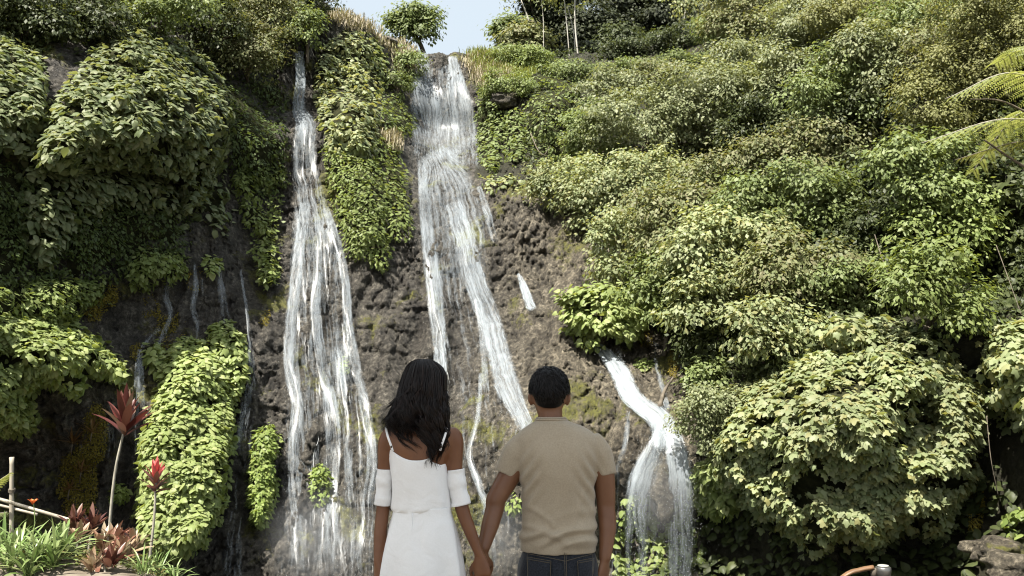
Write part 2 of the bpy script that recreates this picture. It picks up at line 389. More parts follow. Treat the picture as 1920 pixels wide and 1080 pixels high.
gy = np.concatenate([[-120, -60, -30, -14], np.arange(-7, 21, 0.2), [24, 30, 45, 70, 120, 200]])
a, b = np.meshgrid(gx, gy, indexing='ij'); Vg = np.stack([a.ravel(), b.ravel(), ground_z(a.ravel(), b.ravel())], 1)
Vg[:, 2] = np.where(np.abs(a.ravel()) > 21, -2.5, Vg[:, 2])
i, j = np.meshgrid(np.arange(len(gx) - 1), np.arange(len(gy) - 1), indexing='ij'); m_ = len(gy)
Qg = np.stack([i * m_ + j, (i + 1) * m_ + j, (i + 1) * m_ + j + 1, i * m_ + j + 1], -1).reshape(-1, 4)
M_dirt = plain_mat('trodden_dirt', (0.10, 0.082, 0.06), (0.20, 0.17, 0.135), scale=5.0, rough=0.95, bump=0.5, bdist=0.02)
tag(link('ground', mesh_np('ground', Vg, [Qg]), M_dirt, kind='structure'), 'pale trodden dirt of the viewing terrace')
M_pool, n_, l_, b_ = new_mat('pool_water')
b_.inputs['Base Color'].default_value = (0.03, 0.04, 0.035, 1); b_.inputs['Roughness'].default_value = 0.08
_no = n_.new('ShaderNodeTexNoise'); _no.inputs['Scale'].default_value = 5; _bp = n_.new('ShaderNodeBump'); _bp.inputs['Strength'].default_value = 0.4
l_.new(_no.outputs[0], _bp.inputs['Height']); l_.new(_bp.outputs[0], b_.inputs['Normal'])
pv = np.array([[-16, 7, -2.3], [16, 7, -2.3], [16, 22, -2.3], [-16, 22, -2.3]])
tag(link('pool_water', mesh_np('pool_water', pv, [[[0, 1, 2, 3]]]), M_pool, kind='structure'), 'dark pool below the falls')
# ---------------------------------------------------------------- white water
def water_mat(name, streak=12.0, bright=0.60):
    m, n, l, b = new_mat(name)
    uv = n.new('ShaderNodeUVMap'); uv.uv_map = 'UVMap'
    dn = n.new('ShaderNodeAttribute'); dn.attribute_name = 'dens'
    ed = n.new('ShaderNodeAttribute'); ed.attribute_name = 'edge'
    wp = n.new('ShaderNodeTexNoise'); wp.inputs['Scale'].default_value = 1.6; wp.inputs['Detail'].default_value = 2; l.new(uv.outputs[0], wp.inputs['Vector'])
    sub = n.new('ShaderNodeVectorMath'); sub.operation = 'MULTIPLY_ADD'; l.new(wp.outputs['Color'], sub.inputs[0]); sub.inputs[1].default_value = (0.16, 0.5, 0); l.new(uv.outputs[0], sub.inputs[2])
    def noise(sx, sy, detail, rough=0.55):
        mp = n.new('ShaderNodeMapping'); mp.inputs['Scale'].default_value = (sx, sy, 1); l.new(sub.outputs[0], mp.inputs[0])
        x = n.new('ShaderNodeTexNoise'); x.inputs['Scale'].default_value = 1.0; x.inputs['Detail'].default_value = detail; x.inputs['Roughness'].default_value = rough
        l.new(mp.outputs[0], x.inputs['Vector']); return x.outputs[0]
    a1 = noise(streak, 0.5, 3); a2 = noise(streak * 3.2, 3.6, 5, 0.75); a3 = noise(2.2, 1.1, 2)
    def math_(op, x, y, z=None):
        q = n.new('ShaderNodeMath'); q.operation = op
        for k, s in enumerate((x, y, z)):
            if s is None: continue
            if hasattr(s, 'default_value') or hasattr(s, 'links'): l.new(s, q.inputs[k])
            else: q.inputs[k].default_value = s
        return q.outputs[0]
    c = math_('MULTIPLY_ADD', a1, 0.42, math_('MULTIPLY_ADD', a2, 0.40, math_('MULTIPLY', a3, 0.18)))
    th = math_('MULTIPLY_ADD', dn.outputs['Fac'], -0.32, 0.67)
    a = math_('DIVIDE', math_('SUBTRACT', c, th), 0.32)
    cl = n.new('ShaderNodeClamp'); l.new(a, cl.inputs[0])
    sm = n.new('ShaderNodeMapRange'); sm.interpolation_type = 'SMOOTHSTEP'; sm.inputs[2].default_value = 0.5; l.new(math_('MULTIPLY_ADD', a2, 1.0, math_('ADD', ed.outputs['Fac'], -0.6)), sm.inputs[0])
    al = math_('MULTIPLY', math_('MULTIPLY', cl.outputs[0], sm.outputs[0]), 0.82)
    df = n.new('ShaderNodeBsdfDiffuse'); df.inputs[0].default_value = (bright * .90, bright, bright * 1.09, 1)
    tl = n.new('ShaderNodeBsdfTranslucent'); tl.inputs[0].default_value = (bright * .90, bright, bright * 1.09, 1)
    bp = n.new('ShaderNodeBump'); bp.inputs['Strength'].default_value = 0.5; bp.inputs['Distance'].default_value = 0.05; l.new(c, bp.inputs['Height']); l.new(bp.outputs[0], df.inputs['Normal'])
    m1 = n.new('ShaderNodeMixShader'); m1.inputs[0].default_value = 0.4; l.new(df.outputs[0], m1.inputs[1]); l.new(tl.outputs[0], m1.inputs[2])
    gl = n.new('ShaderNodeBsdfGlossy'); gl.inputs['Roughness'].default_value = 0.3
    m2 = n.new('ShaderNodeMixShader'); m2.inputs[0].default_value = 0.06; l.new(m1.outputs[0], m2.inputs[1]); l.new(gl.outputs[0], m2.inputs[2])
    tp = n.new('ShaderNodeBsdfTransparent'); m3 = n.new('ShaderNodeMixShader'); l.new(al, m3.inputs[0]); l.new(tp.outputs[0], m3.inputs[1]); l.new(m2.outputs[0], m3.inputs[2])
    l.new(m3.outputs[0], n['Material Output'].inputs[0])
    return m
M_water = water_mat('white_water')
M_drop, n_, l_, b_ = new_mat('water_drops')
b_.inputs['Base Color'].default_value = (0.5, 0.52, 0.52, 1); b_.inputs['Roughness'].default_value = 0.35
b_.inputs['Subsurface Weight'].default_value = 0.0

def flow_frame(path, step=7.0):
    P = np.array([[p[0], p[1]] for p in path], float); W = np.array([[p[2], p[3], (p[4] if len(p) > 4 else -1)] for p in path], float)
    L = np.linalg.norm(np.diff(P, axis=0), axis=1).sum(); n = max(6, int(L / step))
    S = smooth_path(P, n); u = np.linspace(0, len(P) - 1, n)
    w = np.stack([np.interp(u, np.arange(len(P)), W[:, k]) for k in range(3)], 1)
    T = unit(np.gradient(S, axis=0)); N = np.stack([-T[:, 1], T[:, 0]], 1)
    N[N[:, 0] < 0] *= -1
    own = W[:, 2] > 0
    if own.any():                                   # free fall: leaves the rock where the path says so
        Wy = np.where(own, W[:, 2], hit(P[:, 0], P[:, 1]) - 0.29); w[:, 2] = np.interp(u, np.arange(len(P)), Wy)
    return S, w, N

def flow_points(px, py, Yo, off):
    Yc = hit(px, py) - off
    Y = np.where(Yo > 0, Yo, Yc)
    return at(px, py, Y)

def water_flow(root, paths, strands=1.0, drops=0, off=0.27):
    seedv = 0
    for path in paths:
        S, w, N = flow_frame(path); n = len(S); k = max(7, int(w[:, 0].max() / 3.0)) | 1
        s = np.linspace(-1, 1, k)
        px = S[:, None, 0] + N[:, None, 0] * s[None] * w[:, None, 0]; py = S[:, None, 1] + N[:, None, 1] * s[None] * w[:, None, 0]
        Yo = np.broadcast_to(w[:, None, 2], px.shape)
        P3 = flow_points(px.ravel(), py.ravel(), Yo.ravel(), off).reshape(n, k, 3)
        mid = P3[:, k // 2]; vlen = np.concatenate([[0], np.cumsum(np.linalg.norm(np.diff(mid, axis=0), axis=1))])
        hw = np.linalg.norm(P3[:, -1] - P3[:, 0], axis=1) / 2
        seedv += 3.7
        U = np.stack([s[None] * hw[:, None] + seedv, np.broadcast_to(vlen[:, None], (n, k)) + seedv * 2], -1).reshape(-1, 2)
        # the sheet swells and ripples
        P3[:, :, 1] -= (0.05 * vnoise(np.stack([U[:, 0] * 6, U[:, 1] * 1.2, U[:, 0] * 0], 1), 77) + 0.04 * np.broadcast_to(1 - s ** 2, (n, k)).ravel()).reshape(n, k)
        edge = np.broadcast_to((1 - np.abs(s))[None] * 1.6, (n, k)).copy()
        tt = np.linspace(0, 1, n)[:, None]; edge = np.minimum(edge, np.minimum(0.3 + tt * 12, (1 - tt) * 9))
        dens = np.broadcast_to(w[:, None, 1], (n, k))
        i, j = np.meshgrid(np.arange(n - 1), np.arange(k - 1), indexing='ij')
        Q = np.stack([i * k + j, i * k + j + 1, (i + 1) * k + j + 1, (i + 1) * k + j], -1).reshape(-1, 4)
        link('water_sheet', mesh_np('water_sheet', P3.reshape(-1, 3), [Q], {'dens': dens.ravel(), 'edge': edge.ravel()}, U), M_water, root)
        # separate ropes of water lying on the sheet
        ns = int(strands * n * k * 0.006 * max(0.25, w[:, 1].mean()))
        if ns > 0:
            mb = MB(); dd = []
            for _ in range(ns):
                i0 = int(rng.integers(0, max(1, n - 4))); ln = int(rng.integers(4, max(5, min(n - i0, 34)) + 1)); i1 = min(n - 1, i0 + ln)
                if i1 - i0 < 3: continue
                sv = rng.uniform(-0.86, 0.86) + np.cumsum(rng.normal(0, 0.02, i1 - i0 + 1))
                jf = np.clip((sv + 1) / 2 * (k - 1), 0, k - 1.001); jj = jf.astype(int); fr = (jf - jj)[:, None]
                rows = np.arange(i0, i1 + 1)
                pts = P3[rows, jj] * (1 - fr) + P3[rows, jj + 1] * fr
                pts[:, 1] -= rng.uniform(0.005, 0.05)
                tt2 = np.linspace(0, 1, len(pts)); r = rng.uniform(0.002, 0.007) * np.sin(np.pi * np.clip(tt2, 0.03, 0.97)) ** 0.6
                mb.tube(pts, r, 3, False)
            if mb.n: link('water_strands', mb.mesh('water_strands'), M_drop, root, kind='stuff')
    if drops:
        D = []; allP = paths
        tot = 0
        for path in paths:
            S, w, N = flow_frame(path); m = max(3, int(drops * len(S) / sum(len(flow_frame(q)[0]) for q in paths)))
            ii = rng.integers(0, len(S), m); s = rng.normal(0, 0.75, m)
            px = S[ii, 0] + s * w[ii, 0] * N[ii, 0]; py = S[ii, 1] + rng.uniform(-6, 6, m)
            D.append(flow_points(px, py, w[ii, 2], off) - np.stack([np.zeros(m), rng.uniform(-0.05, 0.45, m), np.zeros(m)], 1))
        droplets(root, np.concatenate(D))

OCT = np.array([[1, 0, -.9], [-.5, .87, -.9], [-.5, -.87, -.9], [0, 0, 1.6]], float)
OCT_F = np.array([[0, 1, 3], [1, 2, 3], [2, 0, 3], [0, 2, 1]])
def droplets(root, D, lo=0.002, hi=0.0065):
    r = lo + (hi - lo) * rng.random(len(D)) ** 2.5
    V = (D[:, None] + OCT[None] * r[:, None, None]).reshape(-1, 3)
    F = (OCT_F[None] + (np.arange(len(D)) * 4)[:, None, None]).reshape(-1, 3)
    link('droplets', mesh_np('droplets', V, [F]), M_drop, root, kind='stuff')

def waterfall(label, paths, **kw):
    p = paths[0]; b_ = on_cliff(p[-1][0], p[-1][1])[0]
    t = empty('waterfall', b_); tag(t, label, 'waterfall', kw.pop('group', None))
    water_flow(t, paths, **kw); return t

waterfall('tall twin waterfall nearest the left, widening down the rock from a narrow lip', [
  [(562,98,10,1.1),(564,150,11,1.1),(561,205,14,1.0),(573,238,23,.95),(571,300,26,.75),(580,370,32,.72),(590,430,48,.75),(596,500,60,.66),(598,600,70,.6),(605,700,78,.6),(612,800,86,.6),(615,900,92,.58),(610,1000,98,.58),(605,1110,100,.58)],
  [(572,380,12,.8),(560,480,13,.9),(547,600,14,.9),(543,690,13,.92),(558,760,15,.85),(550,850,14,.8),(556,950,15,.75),(560,1100,18,.6)],
  [(592,400,10,.7),(596,500,10,.8),(592,590,12,.85),(606,690,13,.9),(624,770,14,.9),(628,850,13,.8),(620,960,14,.7),(640,1100,18,.55)],
  [(610,390,8,.8),(634,460,9,.9),(648,530,10,.9),(654,610,10,.9),(668,690,12,.85),(686,770,12,.8),(697,860,12,.75),(690,950,14,.6),(680,1100,16,.45)],
  [(628,560,8,.6),(636,680,9,.7),(650,800,10,.7),(655,920,10,.6),(660,1060,12,.5)]], strands=0.12, drops=2600)
waterfall('tall waterfall above the couple, dropping from the notch in the skyline', [
  [(793,100,11,1.05),(791,140,21,1.0),(798,190,33,.95),(806,250,40,.78),(810,305,44,.6)],
  [(848,105,9,1.05),(854,150,20,1.0),(860,200,32,.95),(866,260,36,.78),(870,322,36,.6)],
  [(822,104,18,.6),(824,150,22,.65),(832,220,30,.7),(838,305,40,.6)],
  [(812,284,30,.85),(834,330,52,.8),(850,400,62,.72),(858,450,68,.66),(856,500,66,.62),(868,580,62,.5),(890,680,60,.45),(905,780,60,.45),(910,900,60,.4),(915,1050,60,.45)],
  [(790,300,9,.9),(797,400,13,.95),(810,500,19,.98),(820,600,17,.98),(826,680,14,.95),(831,760,12,.85),(835,850,12,.75),(840,980,12,.6)],
  [(850,380,20,.8),(868,440,24,.95),(888,520,25,.98),(914,590,25,.98),(934,660,25,1.),(950,720,28,1.),(968,760,22,1.),(986,800,17,.98),(996,835,14,.8)],
  [(895,560,8,.8),(905,640,7,.8),(912,740,8,.65)],[(898,350,6,.8),(914,400,9,.85),(929,458,7,.6)],
  [(902,700,5,.7),(896,780,5,.9),(880,850,7,.85),(897,905,9,1.),(912,950,8,.8),(925,1010,22,.5),(935,1100,32,.55)],
  [(960,760,30,.4),(945,820,30,.42),(950,900,24,.3)]], strands=0.12, drops=5200)
waterfall('broad white cascade on the tan slab beside the shrubs, splitting into two falls', [
  [(1086,610,4,1.),(1110,638,8,1.),(1138,666,15,1.25),(1163,700,22,1.35),(1180,738,22,1.35),(1205,762,20,1.3),(1236,786,26,1.25),(1250,815,34,1.15),(1252,850,40,1.0)],
  [(1246,800,18,.9),(1232,832,17,.9),(1213,868,23,1.25,17.75),(1200,905,25,1.2,17.7),(1192,945,24,.85,17.7),(1192,1010,24,.66,17.7),(1192,1110,26,.6,17.7)],
  [(1252,800,14,.85),(1268,845,25,1.25,17.75),(1275,900,28,1.2,17.7),(1276,940,27,.85,17.7),(1278,1010,29,.66,17.7),(1280,1110,31,.6,17.7)],
  [(1246,815,30,.8),(1244,860,40,.62,17.75),(1238,930,46,.5,17.72),(1236,1100,52,.4,17.72)],
  [(1158,655,3,.7),(1162,680,5,.9)]], strands=0.12, drops=6000, off=0.29)
waterfall('short white chute gushing from the rock face above the man\'s head', [[(971,513,3,1.0),(979,530,8,1.1),(987,552,10,1.15),(998,585,11,1.1)]], strands=0)
TR = 'thin trickles down the dark rock'
waterfall('thin trickle beside the leaning dead branch', [[(1229,630,4.9,0.45),(1230,680,5.9,0.68),(1238,715,5.9,0.79),(1246,748,6.8,0.79),(1252,770,5.9,0.76)]], strands=0, group=TR)
waterfall('faint trickle by the dark shrub on the right-hand rock', [[(1266,640,2.9,0.45),(1276,680,4.9,0.55),(1274,712,4.9,0.45)]], strands=0, group=TR)
waterfall('small trickle between mossy rock and pillar of vines, forking at its foot', [[(366,495,2.9,0.79),(368,540,6.8,0.79),(362,575,6.8,0.79),(372,610,5.9,0.79),(374,640,5.9,0.66)], [(378,520,2.9,0.66),(381,556,3.9,0.55)]], strands=0, group=TR)
waterfall('small ragged trickle ending on top of the vine pillar arm', [[(412,500,3.9,0.66),(416,545,8.8,0.78),(420,580,9.8,0.66),(424,610,11.7,0.55)]], strands=0, group=TR)
waterfall('long thin trickle running down between vine pillar and tall fall', [[(452,505,2.9,0.79),(458,550,3.9,0.79),(466,600,3.9,0.79),(471,660,6.8,0.66),(468,740,13.7,0.55),(458,820,17.6,0.60),(450,920,15.6,0.50),(440,1020,21.5,0.55),(436,1110,23.5,0.55)]], strands=0, group=TR)
waterfall('slanting trickle past the ochre moss left of the pillar', [[(318,525,4.9,0.66),(312,556,7.8,0.66),(320,590,5.9,0.79),(306,630,5.9,0.79),(296,660,5.9,0.66)], [(302,615,3.9,0.66),(278,636,6.8,0.76),(264,652,5.9,0.76)]], strands=0, group=TR)
waterfall('broad trickle falling behind the tall red-leaved plant', [[(264,655,5.9,0.79),(262,700,10.7,0.79),(262,760,12.7,0.66),(258,830,13.7,0.47),(250,960,17.6,0.34)], [(300,690,5.9,0.55),(297,725,8.8,0.55)]], strands=0, group=TR)
waterfall('faint seep down the dark overhang by the bamboo fence', [[(206,760,6.8,0.40),(207,800,11.7,0.55),(206,850,11.7,0.47),(200,900,9.8,0.34)], [(120,770,4.9,0.34),(110,850,9.8,0.38)], [(165,740,3.9,0.45),(170,790,7.8,0.45)]], strands=0, group=TR)
waterfall('pale thin runnel down the tan slab behind the man\'s shoulder', [[(1178,770,4.9,0.66),(1172,830,5.9,0.78),(1160,880,7.8,0.60),(1158,960,11.7,0.50),(1150,1100,13.7,0.50)]], strands=0, group=TR)
# ---------------------------------------------------------------- leaves
def _tm(V, F): return np.array(V, float), [np.array(f) for f in F]
HEART = _tm([(0,0,0),(0,.35,.04),(0,.7,.02),(0,1,-.16),(-.30,.04,-.05),(-.42,.36,-.09),(-.22,.74,-.12),(.30,.04,-.05),(.42,.36,-.09),(.22,.74,-.12)],
  [[(0,1,5,4),(1,2,6,5),(0,7,8,1),(1,8,9,2)], [(2,3,6),(2,9,3)]])
SMALL = _tm([(0,0,.02),(-.30,.45,-.08),(.30,.45,-.08),(0,1,-.10)], [[(0,3,1),(0,2,3)]])
LANCE = _tm([(0,0,.02),(-.16,.4,-.05),(.16,.4,-.05),(0,1,-.16)], [[(0,3,1),(0,2,3)]])
def _lobed():
    c = (0, .38, .10); rim = []
    for a, r in [(-150,.30),(-115,.44),(-95,.36),(-62,.56),(-36,.42),(-14,.60),(0,.68),(14,.60),(36,.42),(62,.56),(95,.36),(115,.44),(150,.30),(180,.16)]:
        t = R(a); rim.append((r * math.sin(t), .38 + r * math.cos(t), .10 - 0.62 * r * r - 0.05))
    V = [c] + rim; k = len(rim)
    return _tm(V, [[(0, 1 + (i + 1) % k, 1 + i) for i in range(k)]])
LOBED = _lobed()

def frames(T, N):
    N = unit(N); T = unit(T - (T * N).sum(1, keepdims=True) * N); X = np.cross(T, N)
    return np.stack([X, T, N], -1)                 # columns

def leaf_arrays(tmpl, P, T, N, S, W=None):
    V0, F = tmpl; M = frames(T, N)
    L = V0[None] * S[:, None, None] * (np.stack([W if W is not None else np.ones(len(P)), np.ones(len(P)), np.ones(len(P))], 1)[:, None, :])
    V = np.einsum('nij,nkj->nki', M, L) + P[:, None]
    k = len(V0); base = (np.arange(len(P)) * k)[:, None, None]
    return V.reshape(-1, 3), [(f[None] + base).reshape(-1, f.shape[1]) for f in F]

def leaf_mesh(name, tmpl, P, T, N, S, W=None):
    V, F = leaf_arrays(tmpl, P, T, N, S, W)
    return mesh_np(name, V, F, {'rnd': np.repeat(rng.random(len(P)), len(tmpl[0]))})

_shared = {}
def single_leaves(tmpl, key, mat, P, T, N, S, parent):
    """each leaf its own object, sharing one mesh"""
    if (key, mat.name) not in _shared:
        me = mesh_np('leaf', tmpl[0], tmpl[1], {'rnd': np.zeros(len(tmpl[0]))}); me.materials.append(mat)
        me.polygons.foreach_set('use_smooth', np.ones(len(me.polygons), bool)); _shared[(key, mat.name)] = me
    me = _shared[(key, mat.name)]; M = frames(T, N); loc = Vector(parent.location)
    inv = Matrix.Translation(-loc)
    for k in range(len(P)):
        o = bpy.data.objects.new('leaf', me); col.objects.link(o); o.parent = parent; o.matrix_parent_inverse = inv
        m4 = Matrix([[*(M[k, r] * S[k]), P[k, r]] for r in range(3)] + [[0, 0, 0, 1]])
        o.matrix_basis = m4

ML = {
 'dome':   leaf_mat('leaf_dome', [(0.079,0.107,0.045),(0.122,0.152,0.073),(0.168,0.195,0.099),(0.197,0.218,0.125)], rough=.5),
 'dark':   leaf_mat('leaf_shaded_carpet', [(0.045,0.069,0.023),(0.069,0.100,0.031),(0.091,0.124,0.039)], rough=.5),  # carpet leaf darkened: the shade on the left wall is in this colour
 'carpet': leaf_mat('leaf_bright_carpet', [(0.123,0.168,0.049),(0.160,0.209,0.064),(0.188,0.223,0.085)], rough=.5),
 'bright': leaf_mat('leaf_bright_vine', [(0.172,0.225,0.072),(0.215,0.272,0.094),(0.272,0.312,0.130)], rough=.5),
 'lime':   leaf_mat('leaf_lime', [(.13,.19,.045),(.17,.23,.06),(.21,.26,.08)], rough=.5),
 'pale':   leaf_mat('leaf_pale_large', [(0.154,0.194,0.088),(0.203,0.240,0.118),(0.251,0.282,0.156),(0.224,0.221,0.088)], rough=.5),
 'grey':   leaf_mat('leaf_grey_green', [(0.130,0.158,0.077),(0.181,0.207,0.108),(0.241,0.258,0.147)], rough=.5),
 'olive':  leaf_mat('leaf_olive', [(.110,.135,.055),(.145,.165,.070),(.185,.195,.095),(.14,.13,.065)], rough=.55),
 'green':  leaf_mat('leaf_mid_green', [(0.098,0.136,0.045),(0.137,0.178,0.063),(0.187,0.227,0.088)], rough=.5),
 'deep':   leaf_mat('leaf_deep_green_shade', [(0.033,0.047,0.016),(0.050,0.066,0.023),(0.071,0.086,0.032)], rough=.5),  # deep green; on set-back shrubs and undergrowth this colour stands in for shade
 'yellow': leaf_mat('leaf_yellow_olive', [(0.132,0.145,0.050),(0.165,0.176,0.065),(0.193,0.196,0.085)], rough=.6),
 'dry':    leaf_mat('dry_grass', [(0.250,0.219,0.150),(0.338,0.294,0.216),(0.213,0.213,0.108)], rough=.7, trans=.2),
 'grass':  leaf_mat('fresh_grass', [(0.136,0.180,0.056),(0.181,0.217,0.070),(0.241,0.246,0.098)], rough=.55),
 'moss':   leaf_mat('ochre_moss', [(.15,.125,.025),(.20,.17,.035),(.25,.22,.05)], rough=.9, spec=.1),
 'forest': leaf_mat('leaf_forest_shaded', [(.016,.022,.010),(.026,.034,.014),(.045,.055,.024)], rough=.6, trans=.2),  # darker than deep green: the forest's shade is put into the leaf colour
}
M_mat = plain_mat('dark_leaf_backing', (0.012, 0.014, 0.007), (0.035, 0.035, 0.018), scale=10, rough=1.0, spec=0.05)  # sheet behind the creeper leaves; its dark colour carries the gaps' shade
M_bark = plain_mat('bark', (0.06, 0.05, 0.038), (0.16, 0.135, 0.105), scale=12, stretch=(1, 1, .25), rough=.9, bump=.6)
M_palebark = plain_mat('pale_bark', (0.30, 0.28, 0.24), (0.48, 0.46, 0.41), scale=10, stretch=(1, 1, .3), rough=.8)

def poly_dist(px, py, poly):
    poly = np.asarray(poly, float); q = np.roll(poly, -1, 0); best = np.full(len(px), 1e9)
    for (a, b), (e, f) in zip(poly, q):
        dx, dy = e - a, f - b; t = np.clip(((px - a) * dx + (py - b) * dy) / (dx * dx + dy * dy + 1e-9), 0, 1)
        best = np.minimum(best, np.hypot(px - a - t * dx, py - b - t * dy))
    return best

def smooth_poly(poly, n=6):
    P = np.asarray(poly, float); m = len(P); u = np.arange(m * n) / n; i = u.astype(int); t = (u - i)[:, None]
    a, b, c, d = P[(i - 1) % m], P[i % m], P[(i + 1) % m], P[(i + 2) % m]
    return 0.5 * (2 * b + (c - a) * t + (2 * a - 5 * b + 4 * c - d) * t ** 2 + (3 * b - a - 3 * c + d) * t ** 3)

def creeper(name, label, cat, poly, leaf, size, spacing, mat, puff=0.8, singles=0, layers=2, group=None, lump=0.25, lumpf=1.2, seed=1, base=0.12, up=0.75, jit=0.45, ragged=6, edge=0.45, hang=1.0, gap=0.35, lean=0.0):
    """a plant growing flat over the rock: leaves shingled on a swelling skin; outline given by photo pixels, skin built off the cliff"""
    poly = smooth_poly(poly)
    x0, y0 = poly.min(0); x1, y1 = poly.max(0)
    def depth(px, py, inset=0.0):
        d = poly_dist(px, py, poly) * np.where(in_poly(px, py, poly), 1, -1)
        dm = max(14.0, 0.33 * min(x1 - x0, y1 - y0))
        prof = np.clip(d / dm, 0, 1); prof = np.sqrt(np.clip(prof * (2 - prof), 0, 1)) ** 0.9
        Yc = np.minimum(hit(px, py), hit(px, py + 14)) if False else hit(px, py)
        p = at(px, py, Yc)
        lm = lump * (fbm(p * lumpf + seed * 5.1, 3, seed) )
        return Yc - base - (puff * prof) * (1 + lm) - 0.5 * lump * lm * prof - lean * np.clip((py - y0) / (y1 - y0), 0, 1) * np.clip(prof * 1.5, 0, 1) + inset
    def pos(px, py, inset=0.0): return at(px, py, depth(px, py, inset))
    # smooth away cliff noise so that the skin reads as one plant
    area_pts = rng.uniform((x0 - 10, y0 - 10), (x1 + 10, y1 + 10), (int((x1 - x0 + 20) * (y1 - y0 + 20) / spacing ** 2 * layers), 2))
    dd = poly_dist(area_pts[:, 0], area_pts[:, 1], poly) * np.where(in_poly(area_pts[:, 0], area_pts[:, 1], poly), 1, -1)
    keep = dd > -ragged * rng.random(len(dd)) ** 2
    px, py = area_pts[keep].T; n = len(px)
    inset = np.where(rng.random(n) < 1.0 / layers + 0.15, rng.uniform(-0.05, 0.05, n), rng.uniform(0.03, 0.30, n))
    P = pos(px, py, inset); e = 5.0
    gn = fbm(P * np.array([2.2, 2.2, 3.2]) + seed * 2.3, 3, seed + 50)          # tiers and hollows
    inset = inset - 0.16 * gn * min(1.0, puff)
    kp = gn > -0.75 + gap * 0.7 + rng.normal(0, .12, n)
    px, py, inset = px[kp], py[kp], inset[kp]; n = len(px); P = pos(px, py, inset)
    Px, Py = pos(px + e, py, inset), pos(px, py + e, inset)
    N = unit(np.cross(Py - P, Px - P)); N[N[:, 1] > 0] *= -1
    nrm = unit(N * 0.8 + np.array([0, 0, up]) + rng.normal(0, jit, (n, 3)))
    T = unit(N * 0.55 + np.array([0, 0, -hang]) + rng.normal(0, 0.5, (n, 3)))
    S = size * rng.uniform(0.55, 1.3, n)
    b0 = on_cliff((x0 + x1) / 2, y1)[0]
    root = empty(name, b0); tag(root, label, cat, group)
    tm = {'heart': HEART, 'small': SMALL, 'lobed': LOBED, 'lance': LANCE}[leaf]
    order = np.argsort(inset - S * 0.5); ns = min(singles, n)
    if ns: 
        k = order[:ns]; single_leaves(tm, leaf, mat, P[k], T[k], nrm[k], S[k], root)
    k = order[ns:]
    if len(k): link('foliage', leaf_mesh('foliage', tm, P[k], T[k], nrm[k], S[k]), mat, root, kind='stuff')
    # added dark sheet behind the leaves: hides rock, puts shade into the gaps
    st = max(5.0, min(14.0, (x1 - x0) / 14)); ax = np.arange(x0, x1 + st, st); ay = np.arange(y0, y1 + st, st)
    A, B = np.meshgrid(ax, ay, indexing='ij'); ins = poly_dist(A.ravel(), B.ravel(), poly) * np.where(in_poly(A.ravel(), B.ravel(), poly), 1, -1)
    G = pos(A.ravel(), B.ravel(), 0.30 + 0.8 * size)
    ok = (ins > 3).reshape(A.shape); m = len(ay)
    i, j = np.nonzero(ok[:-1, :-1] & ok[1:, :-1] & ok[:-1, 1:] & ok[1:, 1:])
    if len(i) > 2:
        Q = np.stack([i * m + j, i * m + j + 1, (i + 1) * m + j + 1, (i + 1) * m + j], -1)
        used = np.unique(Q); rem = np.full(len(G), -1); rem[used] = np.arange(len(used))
        link('dark_backing', mesh_np('dark_backing', G[used], [rem[Q]]), M_mat, root)
    return root

def crown_points(C, Rr, nclump, per, clump_r, seed, tier=0.0):
    r_ = np.random.default_rng(seed)
    D = unit(r_.normal(0, 1, (int(nclump * 1.6), 3)))
    keep = ~(((D[:, 1] > 0.45) & (r_.random(len(D)) < 0.7)) | ((D[:, 2] < -0.45) & (r_.random(len(D)) < 0.6)))
    D = D[keep][:nclump]
    lum = fbm(D * 1.7 + seed * 3.3, 3, seed)
    rad = (0.86 + 0.48 * lum) * r_.uniform(0.72, 1.06, len(D))
    cc = C + D * Rr * rad[:, None]
    m = len(cc)
    k = np.repeat(np.arange(m), per)
    off = r_.normal(0, 1, (len(k), 3)) * clump_r * 0.75 * np.array([1, 1, 0.55])
    P = cc[k] + off
    N = unit(0.55 * D[k] + np.array([0, -0.1, 0.75]) + 0.4 * unit(off) + r_.normal(0, 0.38, (len(k), 3)))
    T = unit(0.6 * unit(off) + 0.5 * D[k] + np.array([0, 0, -0.35]) + r_.normal(0, 0.35, (len(k), 3)))
    return P, T, N, cc

